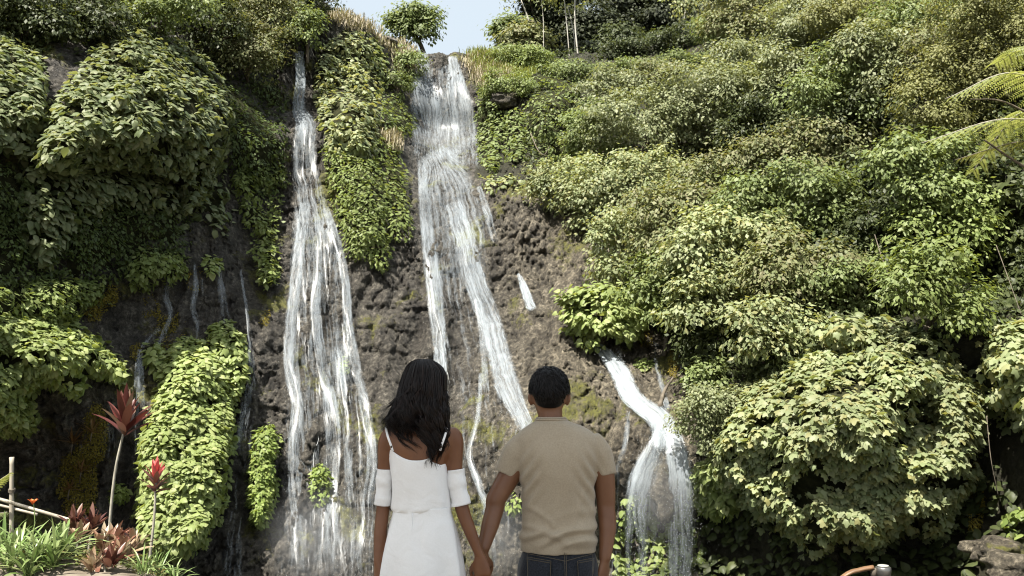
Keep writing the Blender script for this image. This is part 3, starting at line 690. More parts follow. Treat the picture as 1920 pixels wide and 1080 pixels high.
def bush(name, label, cat, px, py, rx, ry, mat, leaf='small', size=0.10, nclump=None, per=26, clump=0.17, Y=None, fwd=0.6, group=None, seed=None, tree=False, trunk_mat=None, dens=1.0, trunk_to=None, squash=0.85, lobes=1, limbs=6, trunk_r=0.05):
    """a shrub or tree crown whose middle stands at that pixel, on the slope (or Y metres away)"""
    seed = int(px * 7 + py * 13) if seed is None else seed
    r_ = np.random.default_rng(seed)
    Yc = (hit(px, py)[0] if Y is None else Y)
    s = Yc / FPX; Rr = np.array([rx * s, 0.5 * (rx + ry) * s * squash, ry * s])
    if Y is None: Yc = Yc - Rr[1] * fwd * r_.uniform(.55, 1.5)
    C = at(px, py, Yc)
    allP, allT, allN, ccs = [], [], [], []
    subs = [(C, Rr)]
    if lobes > 1:
        subs = []; m_ = 2 * lobes + 2
        for q in range(m_):                                    # billows of the crown, with dark clefts between them
            u_ = unit(np.array([math.sin(2.4 * q + seed) , -.55 + r_.normal(0, .3), math.cos(2.4 * q + seed) * .9 + .15])) * (0.62 if q else 0.2)
            subs.append((C + Rr * u_ * r_.uniform(.85, 1.1), Rr * r_.uniform(.36, .54)))
    for q, (c, rr) in enumerate(subs):
        area = (rr[0] * rr[2]) * 3.14 * 2.4
        nc = nclump or max(14, int(area / (clump * clump * 2.2) * dens))
        P, T, N, cc = crown_points(c, rr, nc, per, clump, seed + q * 17)
        allP.append(P); allT.append(T); allN.append(N); ccs.append(cc)
    P = np.concatenate(allP); T = np.concatenate(allT); N = np.concatenate(allN); cc = np.concatenate(ccs)
    S = size * r_.uniform(0.6, 1.3, len(P))
    foot = C - np.array([0, -Rr[1] * 0.6, Rr[2] * 1.0]) if trunk_to is None else np.array(trunk_to, float)
    root = empty(name, foot); tag(root, label, cat, group)
    tm = {'heart': HEART, 'small': SMALL, 'lobed': LOBED, 'lance': LANCE}[leaf]
    link('crown' if tree else 'foliage', leaf_mesh('crown', tm, P, T, N, S), mat, root, kind='stuff')
    mb = MB(); knot = C - np.array([0, 0, Rr[2] * 0.45])
    pth = smooth_path([foot - np.array([0, 0, 0.4]), foot * .6 + knot * .4 + r_.normal(0, .05, 3), knot], 8)
    mb.tube(pth, np.linspace(trunk_r, trunk_r * .7, 8), 7)
    for q in r_.choice(len(cc), min(limbs, len(cc)), replace=False):
        a = knot + (foot - knot) * r_.uniform(0, .5)
        lp = smooth_path([a, a * .45 + cc[q] * .55 + np.array([0, 0, .15]) * Rr[2] + r_.normal(0, .06, 3), cc[q]], 7); lr = np.linspace(trunk_r * .55, trunk_r * .12, 7)
        if tree:
            m1 = MB(); m1.tube(lp, lr, 5); link('limb', m1.mesh('limb'), trunk_mat or M_bark, root)
        else: mb.tube(lp, lr, 5)
    link('trunk' if tree else 'stem', mb.mesh('stem'), trunk_mat or M_bark, root)
    return root
# ---------------------------------------------------------------- creepers on the left wall
G1 = 'creepers hanging over the left wall'
creeper('hanging_creeper', 'huge dome of glossy overlapping leaves bulging from the upper left wall', 'creeper',
  [(95,215),(150,120),(215,55),(265,42),(330,70),(400,120),(440,190),(436,265),(415,330),(390,372),(350,400),(330,345),(270,325),(200,318),(130,330),(75,320),(70,270)], 'heart', .16, 5.8, ML['dome'], puff=1.7, singles=300, layers=2.4, group=G1, seed=3, lump=.3, up=.85)
creeper('hanging_creeper', 'leafy creeper at the left picture edge beside the big dome', 'creeper',
  [(-160,110),(-60,60),(30,70),(80,120),(92,190),(75,260),(50,300),(20,280),(-60,310),(-160,300)], 'heart', .16, 6.4, ML['dome'], puff=1.0, singles=160, layers=2.2, group=G1, seed=4)
creeper('hanging_creeper', 'dangling leafy strands in the shade under the big dome', 'creeper',
  [(60,300),(140,310),(240,320),(330,345),(362,400),(355,430),(300,400),(220,385),(190,420),(140,470),(90,500),(50,450),(40,370)], 'heart', .17, 8, ML['dome'], puff=.55, singles=220, layers=1.8, group=G1, seed=5, ragged=16)
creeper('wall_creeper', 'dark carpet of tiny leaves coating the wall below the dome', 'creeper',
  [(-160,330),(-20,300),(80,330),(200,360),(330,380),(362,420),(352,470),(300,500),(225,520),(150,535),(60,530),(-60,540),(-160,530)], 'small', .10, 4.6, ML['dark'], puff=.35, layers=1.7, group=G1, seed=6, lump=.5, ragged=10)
creeper('wall_creeper', 'small rounded bright cushion of leaves above the ochre moss', 'creeper',
  [(236,500),(255,468),(290,458),(335,470),(352,500),(335,525),(290,540),(250,540)], 'small', .13, 4.6, ML['carpet'], puff=.45, layers=2, group=G1, seed=7)
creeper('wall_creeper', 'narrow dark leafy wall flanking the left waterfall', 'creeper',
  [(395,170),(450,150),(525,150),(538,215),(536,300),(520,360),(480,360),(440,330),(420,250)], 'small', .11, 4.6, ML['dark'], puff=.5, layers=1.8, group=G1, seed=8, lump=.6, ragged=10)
creeper('wall_creeper', 'ragged hanging strip of sunlit leaves just left of the tall fall', 'creeper',
  [(440,325),(500,310),(535,320),(528,360),(520,410),(512,450),(518,480),(512,530),(488,525),(490,490),(470,470),(490,440),(462,420),(450,380)], 'small', .14, 4.8, ML['carpet'], puff=.4, layers=1.9, group=G1, seed=9, lump=.7, ragged=10)
creeper('wall_creeper', 'dim clump of drooping leaves on dark rock right of the dome', 'creeper',
  [(360,385),(395,350),(430,340),(430,390),(425,430),(400,440),(380,420)], 'heart', .18, 9, ML['dome'], puff=.4, singles=60, layers=1.8, group=G1, seed=10)
creeper('wall_creeper', 'tiny sprig of bright leaves beside a trickle', 'creeper', [(380,490),(400,482),(414,492),(410,512),(392,518)], 'heart', .14, 5, ML['bright'], puff=.18, layers=2, group=G1, seed=11)
creeper('wall_creeper', 'sunlit carpet of small leaves at the left edge, middle height', 'creeper',
  [(-160,530),(-40,525),(60,525),(140,520),(165,525),(200,520),(195,560),(165,575),(150,600),(90,605),(0,600),(-160,610)], 'small', .12, 4.6, ML['carpet'], puff=.5, layers=1.9, group=G1, seed=12, lump=.4)
creeper('hanging_creeper', 'broad sunlit shelf of drooping leaves above the dark overhang on the left', 'creeper',
  [(-160,595),(-40,590),(70,590),(150,600),(195,640),(235,690),(225,715),(170,700),(150,745),(90,720),(60,745),(70,800),(30,815),(-40,820),(-160,800)], 'heart', .135, 5.2, ML['bright'], lean=.4, puff=.8, singles=300, layers=2.3, group=G1, seed=13, lump=.35)
creeper('hanging_creeper', 'tall pillar of pale bright leaves standing out from the wet rock', 'creeper',
  [(330,640),(365,632),(410,640),(440,680),(438,740),(442,800),(432,860),(425,920),(408,980),(380,1020),(330,1045),(280,1035),(258,980),(265,900),(262,830),(285,770),(300,700)], 'heart', .135, 5.2, ML['bright'], lean=.7, puff=.7, singles=300, layers=2.4, group=G1, seed=14, lump=.2)
creeper('hanging_creeper', 'shorter arm of pale leaves on the upper right of the pillar', 'creeper',
  [(396,612),(425,603),(452,622),(462,660),(465,705),(450,740),(430,740),(415,690),(400,650)], 'heart', .135, 5.2, ML['bright'], puff=.5, singles=90, layers=2.2, group=G1, seed=15)
creeper('hanging_creeper', 'small leafy tuft left of the pillar top', 'creeper', [(268,650),(290,640),(312,655),(318,690),(300,705),(285,690),(272,672)], 'heart', .16, 6.5, ML['bright'], puff=.35, singles=30, layers=2, group=G1, seed=16)
G2 = 'leaf cushions on the wet rock'
creeper('leaf_cushion', 'tall narrow lime cushion of leaves beside the left waterfall', 'creeper', [(498,796),(518,808),(524,840),(520,900),(512,955),(495,985),(476,975),(468,930),(470,870),(478,820)], 'small', .115, 3.4, ML['lime'], puff=.55, layers=2.2, group=G2, seed=17, lump=.1)
creeper('leaf_cushion', 'small egg-shaped lime cushion between streams of the left waterfall', 'creeper', [(600,870),(616,880),(621,915),(612,945),(597,954),(584,940),(579,910),(586,880)], 'small', .105, 3.3, ML['lime'], puff=.4, layers=2.2, group=G2, seed=18, lump=.1)
creeper('leaf_cushion', 'round lime tuft between the couple by the man\'s elbow', 'creeper', [(965,922),(977,932),(978,950),(965,962),(952,952),(950,935)], 'small', .12, 4, ML['lime'], puff=.25, layers=2.2, group=G2, seed=19, lump=.1)
creeper('leaf_cushion', 'tiny pale leaf tuft half way down the left waterfall', 'creeper', [(645,666),(651,676),(651,694),(644,698),(639,684)], 'small', .10, 3.6, ML['lime'], puff=.12, layers=2, group=G2, seed=20, lump=.1)
creeper('leaf_cushion', 'small round green tuft low on the mossy rock behind the red-leaved plant', 'creeper', [(222,906),(238,915),(236,932),(218,938),(207,925)], 'small', .11, 4, ML['lime'], puff=.22, layers=2, group=G2, seed=21, lump=.1)
creeper('leaf_cushion', 'tiny leaf tuft on rock right of the narrow trickle', 'creeper', [(488,505),(508,498),(518,512),(512,528),(494,526)], 'small', .12, 4, ML['carpet'], puff=.2, layers=2, group=G2, seed=22, lump=.1)
creeper('leaf_cushion', 'small leafy tuft on brown rock beside the trickle right of the slab', 'creeper', [(1198,670),(1216,668),(1220,682),(1206,690),(1196,682)], 'heart', .11, 4, ML['carpet'], puff=.15, layers=2, group=G2, seed=23, lump=.1)

# ---------------------------------------------------------------- the green column between the two falls
G3 = 'creepers on the rib between the falls'
creeper('column_creeper', 'upper leafy rib between the falls, large pale leaves', 'creeper',
  [(592,165),(596,115),(616,80),(645,58),(690,62),(715,92),(722,140),(712,190),(708,250),(700,300),(660,300),(625,290),(608,250),(598,210)], 'heart', .14, 5, ML['pale'], puff=.8, singles=200, layers=2.2, group=G3, seed=30, lump=.45, ragged=8)
creeper('column_creeper', 'lower tongue of bright small leaves hanging between the falls', 'creeper',
  [(608,255),(650,280),(700,290),(720,330),(735,380),(722,420),(730,470),(725,505),(700,498),(685,482),(655,485),(640,440),(625,380),(612,320)], 'small', .11, 3.8, ML['carpet'], puff=.7, layers=2.0, group=G3, seed=31, lump=.3)
creeper('column_creeper', 'right flank of the green rib, fine leaves beside the rock gully', 'creeper',
  [(700,250),(740,262),(758,310),(764,360),(770,430),(755,450),(735,440),(722,400),(715,340),(704,290)], 'small', .12, 4.4, ML['carpet'], puff=.5, layers=2.0, group=G3, seed=32, lump=.4)
creeper('column_creeper', 'dark bulging leaf clump beside the upper fall\'s foot', 'creeper',
  [(715,190),(740,178),(765,200),(778,225),(770,250),(745,252),(722,235)], 'small', .14, 4.4, ML['green'], puff=.6, layers=2.2, group=G3, seed=33, lump=.3)
creeper('column_creeper', 'shaded leafy cap on the rib\'s top right shoulder', 'creeper',
  [(650,66),(690,58),(718,92),(728,130),(718,150),(700,130),(680,95)], 'heart', .13, 5, ML['green'], puff=.5, singles=70, layers=2.2, group=G3, seed=34, lump=.4)
# ---------------------------------------------------------------- creepers right of the upper fall
G4 = 'leaf curtains by the upper fall'
creeper('leaf_curtain', 'dark hanging curtain of leaves right beside the upper fall', 'creeper',
  [(893,190),(910,165),(935,185),(950,215),(945,260),(940,310),(915,315),(898,285),(892,240)], 'heart', .115, 4.2, ML['green'], puff=.7, singles=60, layers=2.3, group=G4, seed=35, lump=.3)
creeper('leaf_curtain', 'second rounded leaf curtain under the dark ledge', 'creeper',
  [(950,215),(970,205),(985,235),(986,285),(975,310),(955,305),(948,260)], 'heart', .115, 4.2, ML['green'], puff=.6, singles=50, layers=2.3, group=G4, seed=36, lump=.3)
creeper('leaf_curtain', 'wide vine curtain draped over the hollow right of the ledge', 'creeper',
  [(985,150),(1020,120),(1065,140),(1100,180),(1108,230),(1100,290),(1070,310),(1040,300),(1005,310),(990,250)], 'small', .13, 4.8, ML['green'], puff=.8, layers=2.2, group=G4, seed=37, lump=.6, ragged=8)
creeper('leaf_curtain', 'bright low foliage on the ledge above the brown rock slope', 'creeper',
  [(900,335),(930,325),(990,330),(1060,320),(1090,350),(1050,365),(980,352),(920,362)], 'heart', .14, 6, ML['pale'], puff=.4, layers=2.0, group=G4, seed=38, lump=.6, ragged=10)

# ---------------------------------------------------------------- the big-leaved mass on the right
G5 = 'large-leaved shrubs on the right bank'
creeper('large_leaf_shrub', 'great sunlit mound of large pale lobed leaves on the right bank', 'shrub',
  [(1330,850),(1345,790),(1400,720),(1470,690),(1520,640),(1560,600),(1640,610),(1720,650),(1800,690),(1842,760),(1838,830),(1828,900),(1790,950),(1760,1003),(1690,990),(1640,1022),(1580,1005),(1530,1036),(1480,1000),(1420,962),(1380,930),(1340,900)], 'lobed', .13, 5.6, ML['pale'], gap=.5, jit=.55, lean=1.3, puff=.8, singles=300, layers=2.2, group=G5, seed=40, lump=.5, lumpf=.9, ragged=22, up=.9, hang=.8)
creeper('large_leaf_shrub', 'large-leaved shrub at the right picture edge', 'shrub',
  [(1845,650),(1880,605),(1950,590),(2060,610),(2080,760),(2000,820),(1915,800),(1870,770),(1835,740)], 'lobed', .16, 7, ML['pale'], puff=1.0, singles=120, layers=2.2, group=G5, seed=41, lump=.3, ragged=14)
creeper('large_leaf_shrub', 'loose upper spray of large leaves climbing above the mound', 'shrub',
  [(1530,640),(1560,585),(1610,560),(1680,600),(1760,640),(1800,680),(1700,670),(1600,650)], 'lobed', .14, 7, ML['pale'], puff=.7, singles=90, layers=2.0, group=G5, seed=42, lump=.5, ragged=14)
creeper('large_leaf_shrub', 'low bright leafy skirt beside the right-hand cascade', 'shrub',
  [(1300,880),(1335,855),(1375,860),(1395,900),(1385,950),(1345,970),(1310,955),(1292,920)], 'heart', .17, 6.5, ML['bright'], puff=.7, singles=90, layers=2.2, group=G5, seed=43)
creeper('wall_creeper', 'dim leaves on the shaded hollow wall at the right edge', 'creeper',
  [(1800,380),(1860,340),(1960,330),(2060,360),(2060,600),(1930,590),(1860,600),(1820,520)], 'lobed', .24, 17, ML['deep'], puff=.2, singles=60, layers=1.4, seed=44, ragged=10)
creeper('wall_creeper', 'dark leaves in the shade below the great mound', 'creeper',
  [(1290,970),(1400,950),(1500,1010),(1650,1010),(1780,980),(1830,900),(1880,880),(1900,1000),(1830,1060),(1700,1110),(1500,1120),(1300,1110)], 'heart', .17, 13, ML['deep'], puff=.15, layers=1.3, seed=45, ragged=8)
creeper('wall_creeper', 'mossy green foliage behind the falling spray of the right cascade', 'creeper',
  [(1165,945),(1220,930),(1290,940),(1310,1000),(1310,1110),(1165,1110)], 'heart', .13, 7, ML['carpet'], puff=.12, layers=1.6, seed=46, lump=.5)
creeper('wall_creeper', 'small bright sprig low in the right-hand shade beside the grey boulder', 'creeper',
  [(1880,970),(1900,955),(1925,960),(1930,990),(1905,1000),(1888,990)], 'heart', .14, 6, ML['lime'], puff=.25, layers=2, seed=47)

# ---------------------------------------------------------------- shrubs of the right-hand slope
G6 = 'shrubs covering the right-hand slope'
SH = [  # px, py, rx, ry, leaf material, leaf size, clump, lobes, label
 (1128,596,44,48,'bright','heart',.17,.16,1,'round large-leaved bush at the top of the right-hand cascade'),
 (1060,345,62,38,'pale','small',.12,.17,2,'low pale bush on the ledge above the brown rock slope'),
 (1135,385,72,58,'pale','small',.12,.18,3,'pale sprawling shrub right of the brown rock slope'),
 (1230,345,80,52,'pale','small',.12,.18,3,'pale feathery shrub under the smooth grey-green mound'),
 (1205,238,92,56,'grey','small',.10,.15,1,'smooth rounded grey-green mound in the middle of the slope'),
 (1110,262,46,50,'green','small',.11,.16,1,'mid-green bush between the vine curtain and the grey-green mound'),
 (1150,168,50,30,'grey','small',.11,.16,2,'grey-green bush below the pale slender trunks'),
 (1225,152,52,26,'olive','small',.11,.16,2,'olive shrub at the foot of the dark forest'),
 (1060,142,50,20,'green','small',.11,.16,2,'green thicket at the foot of the white trunks'),
 (975,112,48,20,'carpet','small',.10,.13,2,'low bright bush on the rim right of the sky gap'),
 (1285,122,46,18,'green','small',.11,.16,2,'low green bush on the rim under the forest\'s right half'),
 (1180,130,46,14,'carpet','small',.10,.15,2,'bright low bush along the forest foot'),
 (955,160,40,20,'carpet','small',.09,.12,1,'low bright growth draped over the dark flat ledge'),
 (1165,98,44,15,'deep','small',.11,.16,2,'dark low thicket on the rim behind the bright low bush'),
 (1228,90,46,18,'deep','small',.11,.16,2,'dark thicket on the rim in the middle of the forest foot'),
 (1290,76,50,22,'deep','small',.11,.16,2,'dark thicket on the rim near the forest\'s right end'),
 (1345,62,44,30,'green','small',.11,.16,2,'green thicket where rim and right slope meet'),
 (1385,138,66,48,'grey','small',.11,.17,2,'tall grey-green bush right of the dark forest'),
 (1320,215,88,60,'grey','small',.11,.17,3,'grey-green thicket above the tan-leaved shrub'),
 (1460,160,78,58,'grey','small',.11,.17,2,'silvery bush in the upper right slope'),
 (1440,235,80,58,'deep','small',.11,.17,2,'shaded shrub set back above the diagonal fold'),
 (1420,40,84,62,'olive','small',.12,.17,2,'loose olive tree crown at the top edge right of the forest'),
 (1520,70,84,58,'grey','small',.11,.16,2,'grey-green crown at the top of the slope'),
 (1615,45,88,52,'yellow','small',.11,.16,2,'yellowish bush at the upper rim of the slope'),
 (1640,120,88,60,'grey','small',.11,.16,2,'grey-leaved bush left of the fine olive thicket'),
 (1720,70,76,62,'green','small',.11,.17,2,'dark-flecked green bush under the top right corner'),
 (1860,50,105,80,'yellow','small',.08,.16,3,'fine-leaved olive thicket filling the top right corner'),
 (1790,190,88,92,'yellow','small',.08,.16,3,'hazy fine-leaved olive shrub left of the fern fronds'),
 (1760,110,60,50,'olive','small',.09,.16,1,'small olive bush above the hazy olive shrub'),
 (1570,190,84,66,'green','small',.12,.17,2,'green bush beside the yellow-tipped fern in the slope'),
 (1640,250,84,62,'deep','small',.12,.17,2,'dark shaded bush in the middle of the right slope'),
 (1500,300,104,52,'olive','small',.11,.17,3,'long olive ridge of shrubs on the diagonal fold'),
 (1380,360,98,62,'olive','small',.12,.18,3,'olive shrub on the lower left of the diagonal fold'),
 (1280,430,84,62,'olive','small',.12,.18,3,'tan-leaved shrub beside the brown rock slope'),
 (1180,470,72,56,'pale','small',.12,.17,2,'pale bush overhanging the right edge of the rock slope'),
 (1480,400,100,68,'green','small',.12,.18,3,'broad green shrub in the heart of the slope'),
 (1590,360,80,56,'deep','small',.12,.17,2,'shaded shrub set back in the dark gap of the slope'),
 (1720,330,90,60,'green','small',.12,.17,2,'glossy green shrub below the hazy olive one'),
 (1770,425,80,74,'carpet','small',.13,.18,2,'bright leafy shrub leaning over the right-hand hollow'),
 (1650,460,96,66,'deep','small',.12,.18,3,'dark green shrub at the centre right with shaded gaps'),
 (1370,480,96,62,'pale','small',.13,.18,3,'pale yellow-green shrub in tiers above the cascade'),
 (1250,550,62,52,'green','small',.12,.17,2,'green shrub shading the brown rock beside the trickle'),
 (1360,570,84,58,'pale','small',.13,.19,3,'pale tiered shrub at the foot of the slope'),
 (1500,520,92,62,'olive','small',.12,.18,3,'olive shrub above the great pale mound'),
 (1590,545,84,52,'green','small',.12,.18,2,'green shrub touching the top of the great mound'),
 (1750,540,76,68,'carpet','small',.13,.18,2,'sunlit shrub trailing tendrils on the right'),
 (1440,620,76,48,'pale','small',.13,.18,2,'pale drooping bush just left of the great mound'),
 (1310,665,34,48,'deep','small',.12,.15,1,'dark upright bush at the edge of the brown rock'),
 (1365,655,52,42,'deep','small',.12,.16,1,'shaded bush between the dark upright one and the great mound'),
 (1325,715,30,30,'green','small',.12,.14,1,'small rounded green bush above the right cascade'),
 (1345,790,58,52,'grey','small',.08,.13,2,'fine-leaved grey-green bush right of the cascade'),
 # above the left wall
 (30,40,90,52,'deep','small',.13,.18,2,'dark leafy tree crown in the top left corner'),
 (150,40,88,46,'deep','small',.13,.18,2,'dark shaded bush above the big dome'),
 (300,22,80,40,'green','small',.11,.17,2,'green thicket at the top edge above the dome'),
 (390,40,52,42,'deep','small',.11,.17,1,'shaded gap-filling bush left of the yellow-green tree'),
 (462,92,58,56,'olive','small',.10,.17,3,'yellow-green feathery tree above the dark leafy wall'),
 (495,18,52,38,'olive','small',.10,.17,2,'yellow-green crown at the top edge left of the fall'),
 (574,46,24,30,'green','small',.12,.16,1,'dark green bush at the lip of the left waterfall'),
 (585,2,34,20,'deep','small',.11,.15,1,'dark bush on the skyline above the left fall'),
 (765,120,24,24,'green','small',.10,.12,1,'small bush on the rocky shoulder left of the upper fall'),
 (745,155,20,16,'green','small',.10,.12,1,'low tuft of leaves beneath the rocky shoulder'),
]
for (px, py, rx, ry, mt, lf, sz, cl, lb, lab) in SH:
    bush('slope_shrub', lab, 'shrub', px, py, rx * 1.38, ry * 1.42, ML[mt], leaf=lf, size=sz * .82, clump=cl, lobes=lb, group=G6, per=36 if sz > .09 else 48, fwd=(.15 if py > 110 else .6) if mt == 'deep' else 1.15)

# undergrowth that fills in between the shrubs, over the slope, the rim and the far left top
def undergrowth(label, poly, n, mats, size, off=(0, .5)):
    poly = np.array(poly, float); lo, hi = poly.min(0), poly.max(0)
    q = rng.uniform(lo, hi, (n, 2)); q = q[in_poly(q[:, 0], q[:, 1], poly)]
    P = at(q[:, 0], q[:, 1], hit(q[:, 0], q[:, 1]) - rng.uniform(*off, len(q)) * (0.5 + 0.7 * vnoise(np.stack([q[:, 0] / 40, q[:, 1] / 40, q[:, 0] * 0], 1), 5)) - .02)
    k = len(P); N = unit(np.array([0, -.5, .8]) + rng.normal(0, .5, (k, 3))); T = unit(np.array([0, -.5, -.4]) + rng.normal(0, .6, (k, 3)))
    o = link('undergrowth', leaf_mesh('undergrowth', SMALL, P, T, N, size * rng.uniform(.6, 1.3, k)), mats, None, kind='stuff'); tag(o, label, 'undergrowth')
undergrowth('tangled green undergrowth between the shrubs of the right slope', [(985,98),(1250,68),(1340,28),(1420,-60),(2100,-90),(2100,600),(1820,620),(1300,760),(1290,640),(1160,560),(1100,430),(1090,340),(990,330)], 100000, ML['deep'], .12, (0, .8))
undergrowth('dark undergrowth at the top of the left wall', [(-200,-100),(600,-60),(610,20),(560,120),(440,160),(300,60),(100,110),(-200,120)], 12000, ML['deep'], .12, (0, .5))
undergrowth('low green growth on the rim right of the upper fall', [(880,120),(920,104),(1000,108),(1100,110),(1010,160),(960,175),(900,165)], 4500, ML['carpet'], .09, (0, .25))

# ---------------------------------------------------------------- grass on the skyline
def tuft_field(name, label, cat, pts, hgt, mat, nblade=14, kind=None, spread=.12, width=.012):
    mbV, mbF, rn = [], [], []
    c = 0
    for p in pts:
        for _ in range(nblade):
            a = rng.uniform(0, 2 * math.pi); h = hgt * rng.uniform(.5, 1.2); b0 = p + np.array([rng.normal(0, spread), rng.normal(0, spread), 0])
            d = np.array([math.cos(a), math.sin(a), 0]) * h * rng.uniform(.15, .7); s = np.array([-math.sin(a), math.cos(a), 0]) * width
            m = b0 + d * .35 + np.array([0, 0, h * .62]); t = b0 + d + np.array([0, 0, h * rng.uniform(.7, 1.0)])
            mbV += [b0 - s, b0 + s, m + s * .8, m - s * .8, t]; mbF.append((c, c + 1, c + 2, c + 3)); rn += [rng.random()] * 5; c += 5
    tri = [(f[3], f[2], f[2] + 2) for f in mbF]
    o = link(name, mesh_np(name, np.array(mbV), [mbF, tri], {'rnd': rn}), mat, None, kind=kind); tag(o, label, cat); return o
def cl_pts(n, poly, off=.05):
    poly = np.array(poly, float); q = rng.uniform(poly.min(0), poly.max(0), (n * 3, 2)); q = q[in_poly(q[:, 0], q[:, 1], poly)][:n]
    return on_cliff(q[:, 0], q[:, 1], off)
tuft_field('dry_grass', 'pinkish dry grass on the skyline above the green rib', 'grass', cl_pts(170, [(610,35),(640,22),(690,44),(722,80),(715,96),(690,66),(640,58)]), .20, ML['dry'], kind='stuff', spread=.16)
tuft_field('dry_grass', 'dry grass tuft on the rocky shoulder left of the notch', 'grass', cl_pts(90, [(725,85),(755,78),(785,100),(775,135),(745,140)]), .24, ML['dry'], kind='stuff')
tuft_field('dry_grass', 'dry blond grass hanging right of the notch', 'grass', cl_pts(170, [(868,110),(905,104),(950,120),(960,150),(915,170),(890,150)]), .24, ML['dry'], kind='stuff')
tuft_field('grass', 'green grass along the rim right of the notch', 'grass', cl_pts(320, [(875,100),(940,98),(1000,106),(1000,150),(950,150),(905,140)]), .24, ML['grass'], kind='stuff')
tuft_field('dry_grass', 'dry patch half way down the green rib beside the gully', 'grass', cl_pts(60, [(715,255),(735,250),(745,270),(735,285)], .25), .25, ML['dry'], kind='stuff')

# ---------------------------------------------------------------- trees above the cliff
bush('skyline_tree', 'lone round-headed tree standing on the skyline by the notch', 'tree', 774, 46, 52, 42, ML['green'], size=.15, clump=.26, Y=38, lobes=4, per=40, tree=True, trunk_to=at(800, 96, 38), trunk_r=.10, limbs=8, dens=1.1)
FOR = [(985,88,50,46,39,'olive','leafy tree at the sky edge of the dark forest'),(962,62,34,32,41,'green','small dark crown leaning towards the sky gap'),(1035,30,70,66,44,'forest','dark tall crown behind the white trunks'),(1110,62,66,52,43,'forest','green crown right of the white trunks'),
 (1055,92,64,40,45,'forest','shaded crown filling behind the white trunks'),(1190,28,80,62,45,'forest','dark high crown in the middle of the forest'),(1165,92,62,40,42,'deep','low green crown under the high dark one'),(1275,36,74,70,44,'forest','deep green crown left of the tall shadow'),(1245,98,62,38,40,'deep','dim crown at the forest foot'),(1330,62,56,62,41,'forest','dark narrow crown at the right end of the forest'),(1130,-32,96,50,47,'forest','high crown above the top edge of the forest'),(1005,-22,64,40,43,'olive','overhanging crown at the top edge by the sky'),
 (1240,-24,90,50,47,'forest','high dark crown above the top edge, right of the middle'),(1345,-10,80,56,43,'forest','tall crown where forest and slope meet'),(1110,110,70,26,39,'forest','long low crown along the foot of the forest'),(1310,112,56,30,38,'deep','low crown at the forest\'s lower right corner')]
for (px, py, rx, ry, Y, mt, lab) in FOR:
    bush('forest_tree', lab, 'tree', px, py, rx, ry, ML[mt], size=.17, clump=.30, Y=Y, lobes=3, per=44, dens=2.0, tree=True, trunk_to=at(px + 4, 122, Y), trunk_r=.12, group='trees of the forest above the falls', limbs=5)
def slim_trunk(label, a, b, Y, r, top=True):
    p0 = at(*a, Y); p1 = at(*b, Y); root = empty('slender_tree', p0); tag(root, label, 'tree', 'slender pale trunks on the rim')
    mb = MB(); mb.tube(smooth_path([p0 - np.array([0, 0, .4]), p0 * .5 + p1 * .5 + rng.normal(0, .05, 3), p1], 10), np.linspace(r, r * .7, 10), 7); link('trunk', mb.mesh('trunk'), M_palebark, root)
    P, T, N, cc = crown_points(p1 + np.array([0, 0, .3]), np.array([.9, .8, .6]), 26, 16, .2, int(a[0]))
    link('crown', leaf_mesh('crown', SMALL, P, T, N, .15 * rng.uniform(.6, 1.2, len(P))), ML['pale'], root, kind='stuff')
slim_trunk('slender pale trunk, first of the close three on the rim', (1070,122), (1056,-20), 37, .024)
slim_trunk('slender pale trunk, middle of the close three on the rim', (1080,116), (1064,10), 37.6, .02)
slim_trunk('slender pale trunk, third and thickest of the close three on the rim', (1088,124), (1078,-20), 36.8, .036)
slim_trunk('thin pale trunk at the sky side of the forest', (1019,95), (1014,-10), 38, .02)
slim_trunk('leaning pale trunk at the sky side of the forest', (1004,60), (975,-5), 39, .034)
slim_trunk('thin bent trunk in front of the dark forest\'s far end', (1273,122), (1285,20), 37, .02)
# ---------------------------------------------------------------- blades: strap leaves for ti plants, lilies, grass
def blade(p0, az, length, width, lift, droop, seg=6, fold=.25, twist=0.0):
    """a strap leaf: base point, direction, length, width; returns verts and quads (two strips with a midrib fold)"""
    t = np.linspace(0, 1, seg); d = np.array([math.cos(az), math.sin(az), 0]); s = np.array([-math.sin(az), math.cos(az), 0])
    hor = length * (t * math.cos(lift) + droop * .25 * t ** 2); ver = length * (t * math.sin(lift) - droop * t ** 2.2)
    c = p0 + hor[:, None] * d + ver[:, None] * np.array([0, 0, 1])
    w = width * np.sin(math.pi * np.clip(t * .93 + .07, 0, 1)) ** .75 * (1 - .15 * t); w[0] = width * .3; w[-1] = width * .03
    up = unit(np.cross(np.gradient(c, axis=0), s[None])); 
    sd = s[None] * math.cos(twist) + up * math.sin(twist)
    L = c - sd * w[:, None] + up * (fold * w)[:, None]; Rr = c + sd * w[:, None] + up * (fold * w)[:, None]
    V = np.stack([L, c, Rr], 1).reshape(-1, 3); Q = []
    for k in range(seg - 1): Q += [(3 * k, 3 * k + 1, 3 * k + 4, 3 * k + 3), (3 * k + 1, 3 * k + 2, 3 * k + 5, 3 * k + 4)]
    return V, np.array(Q)

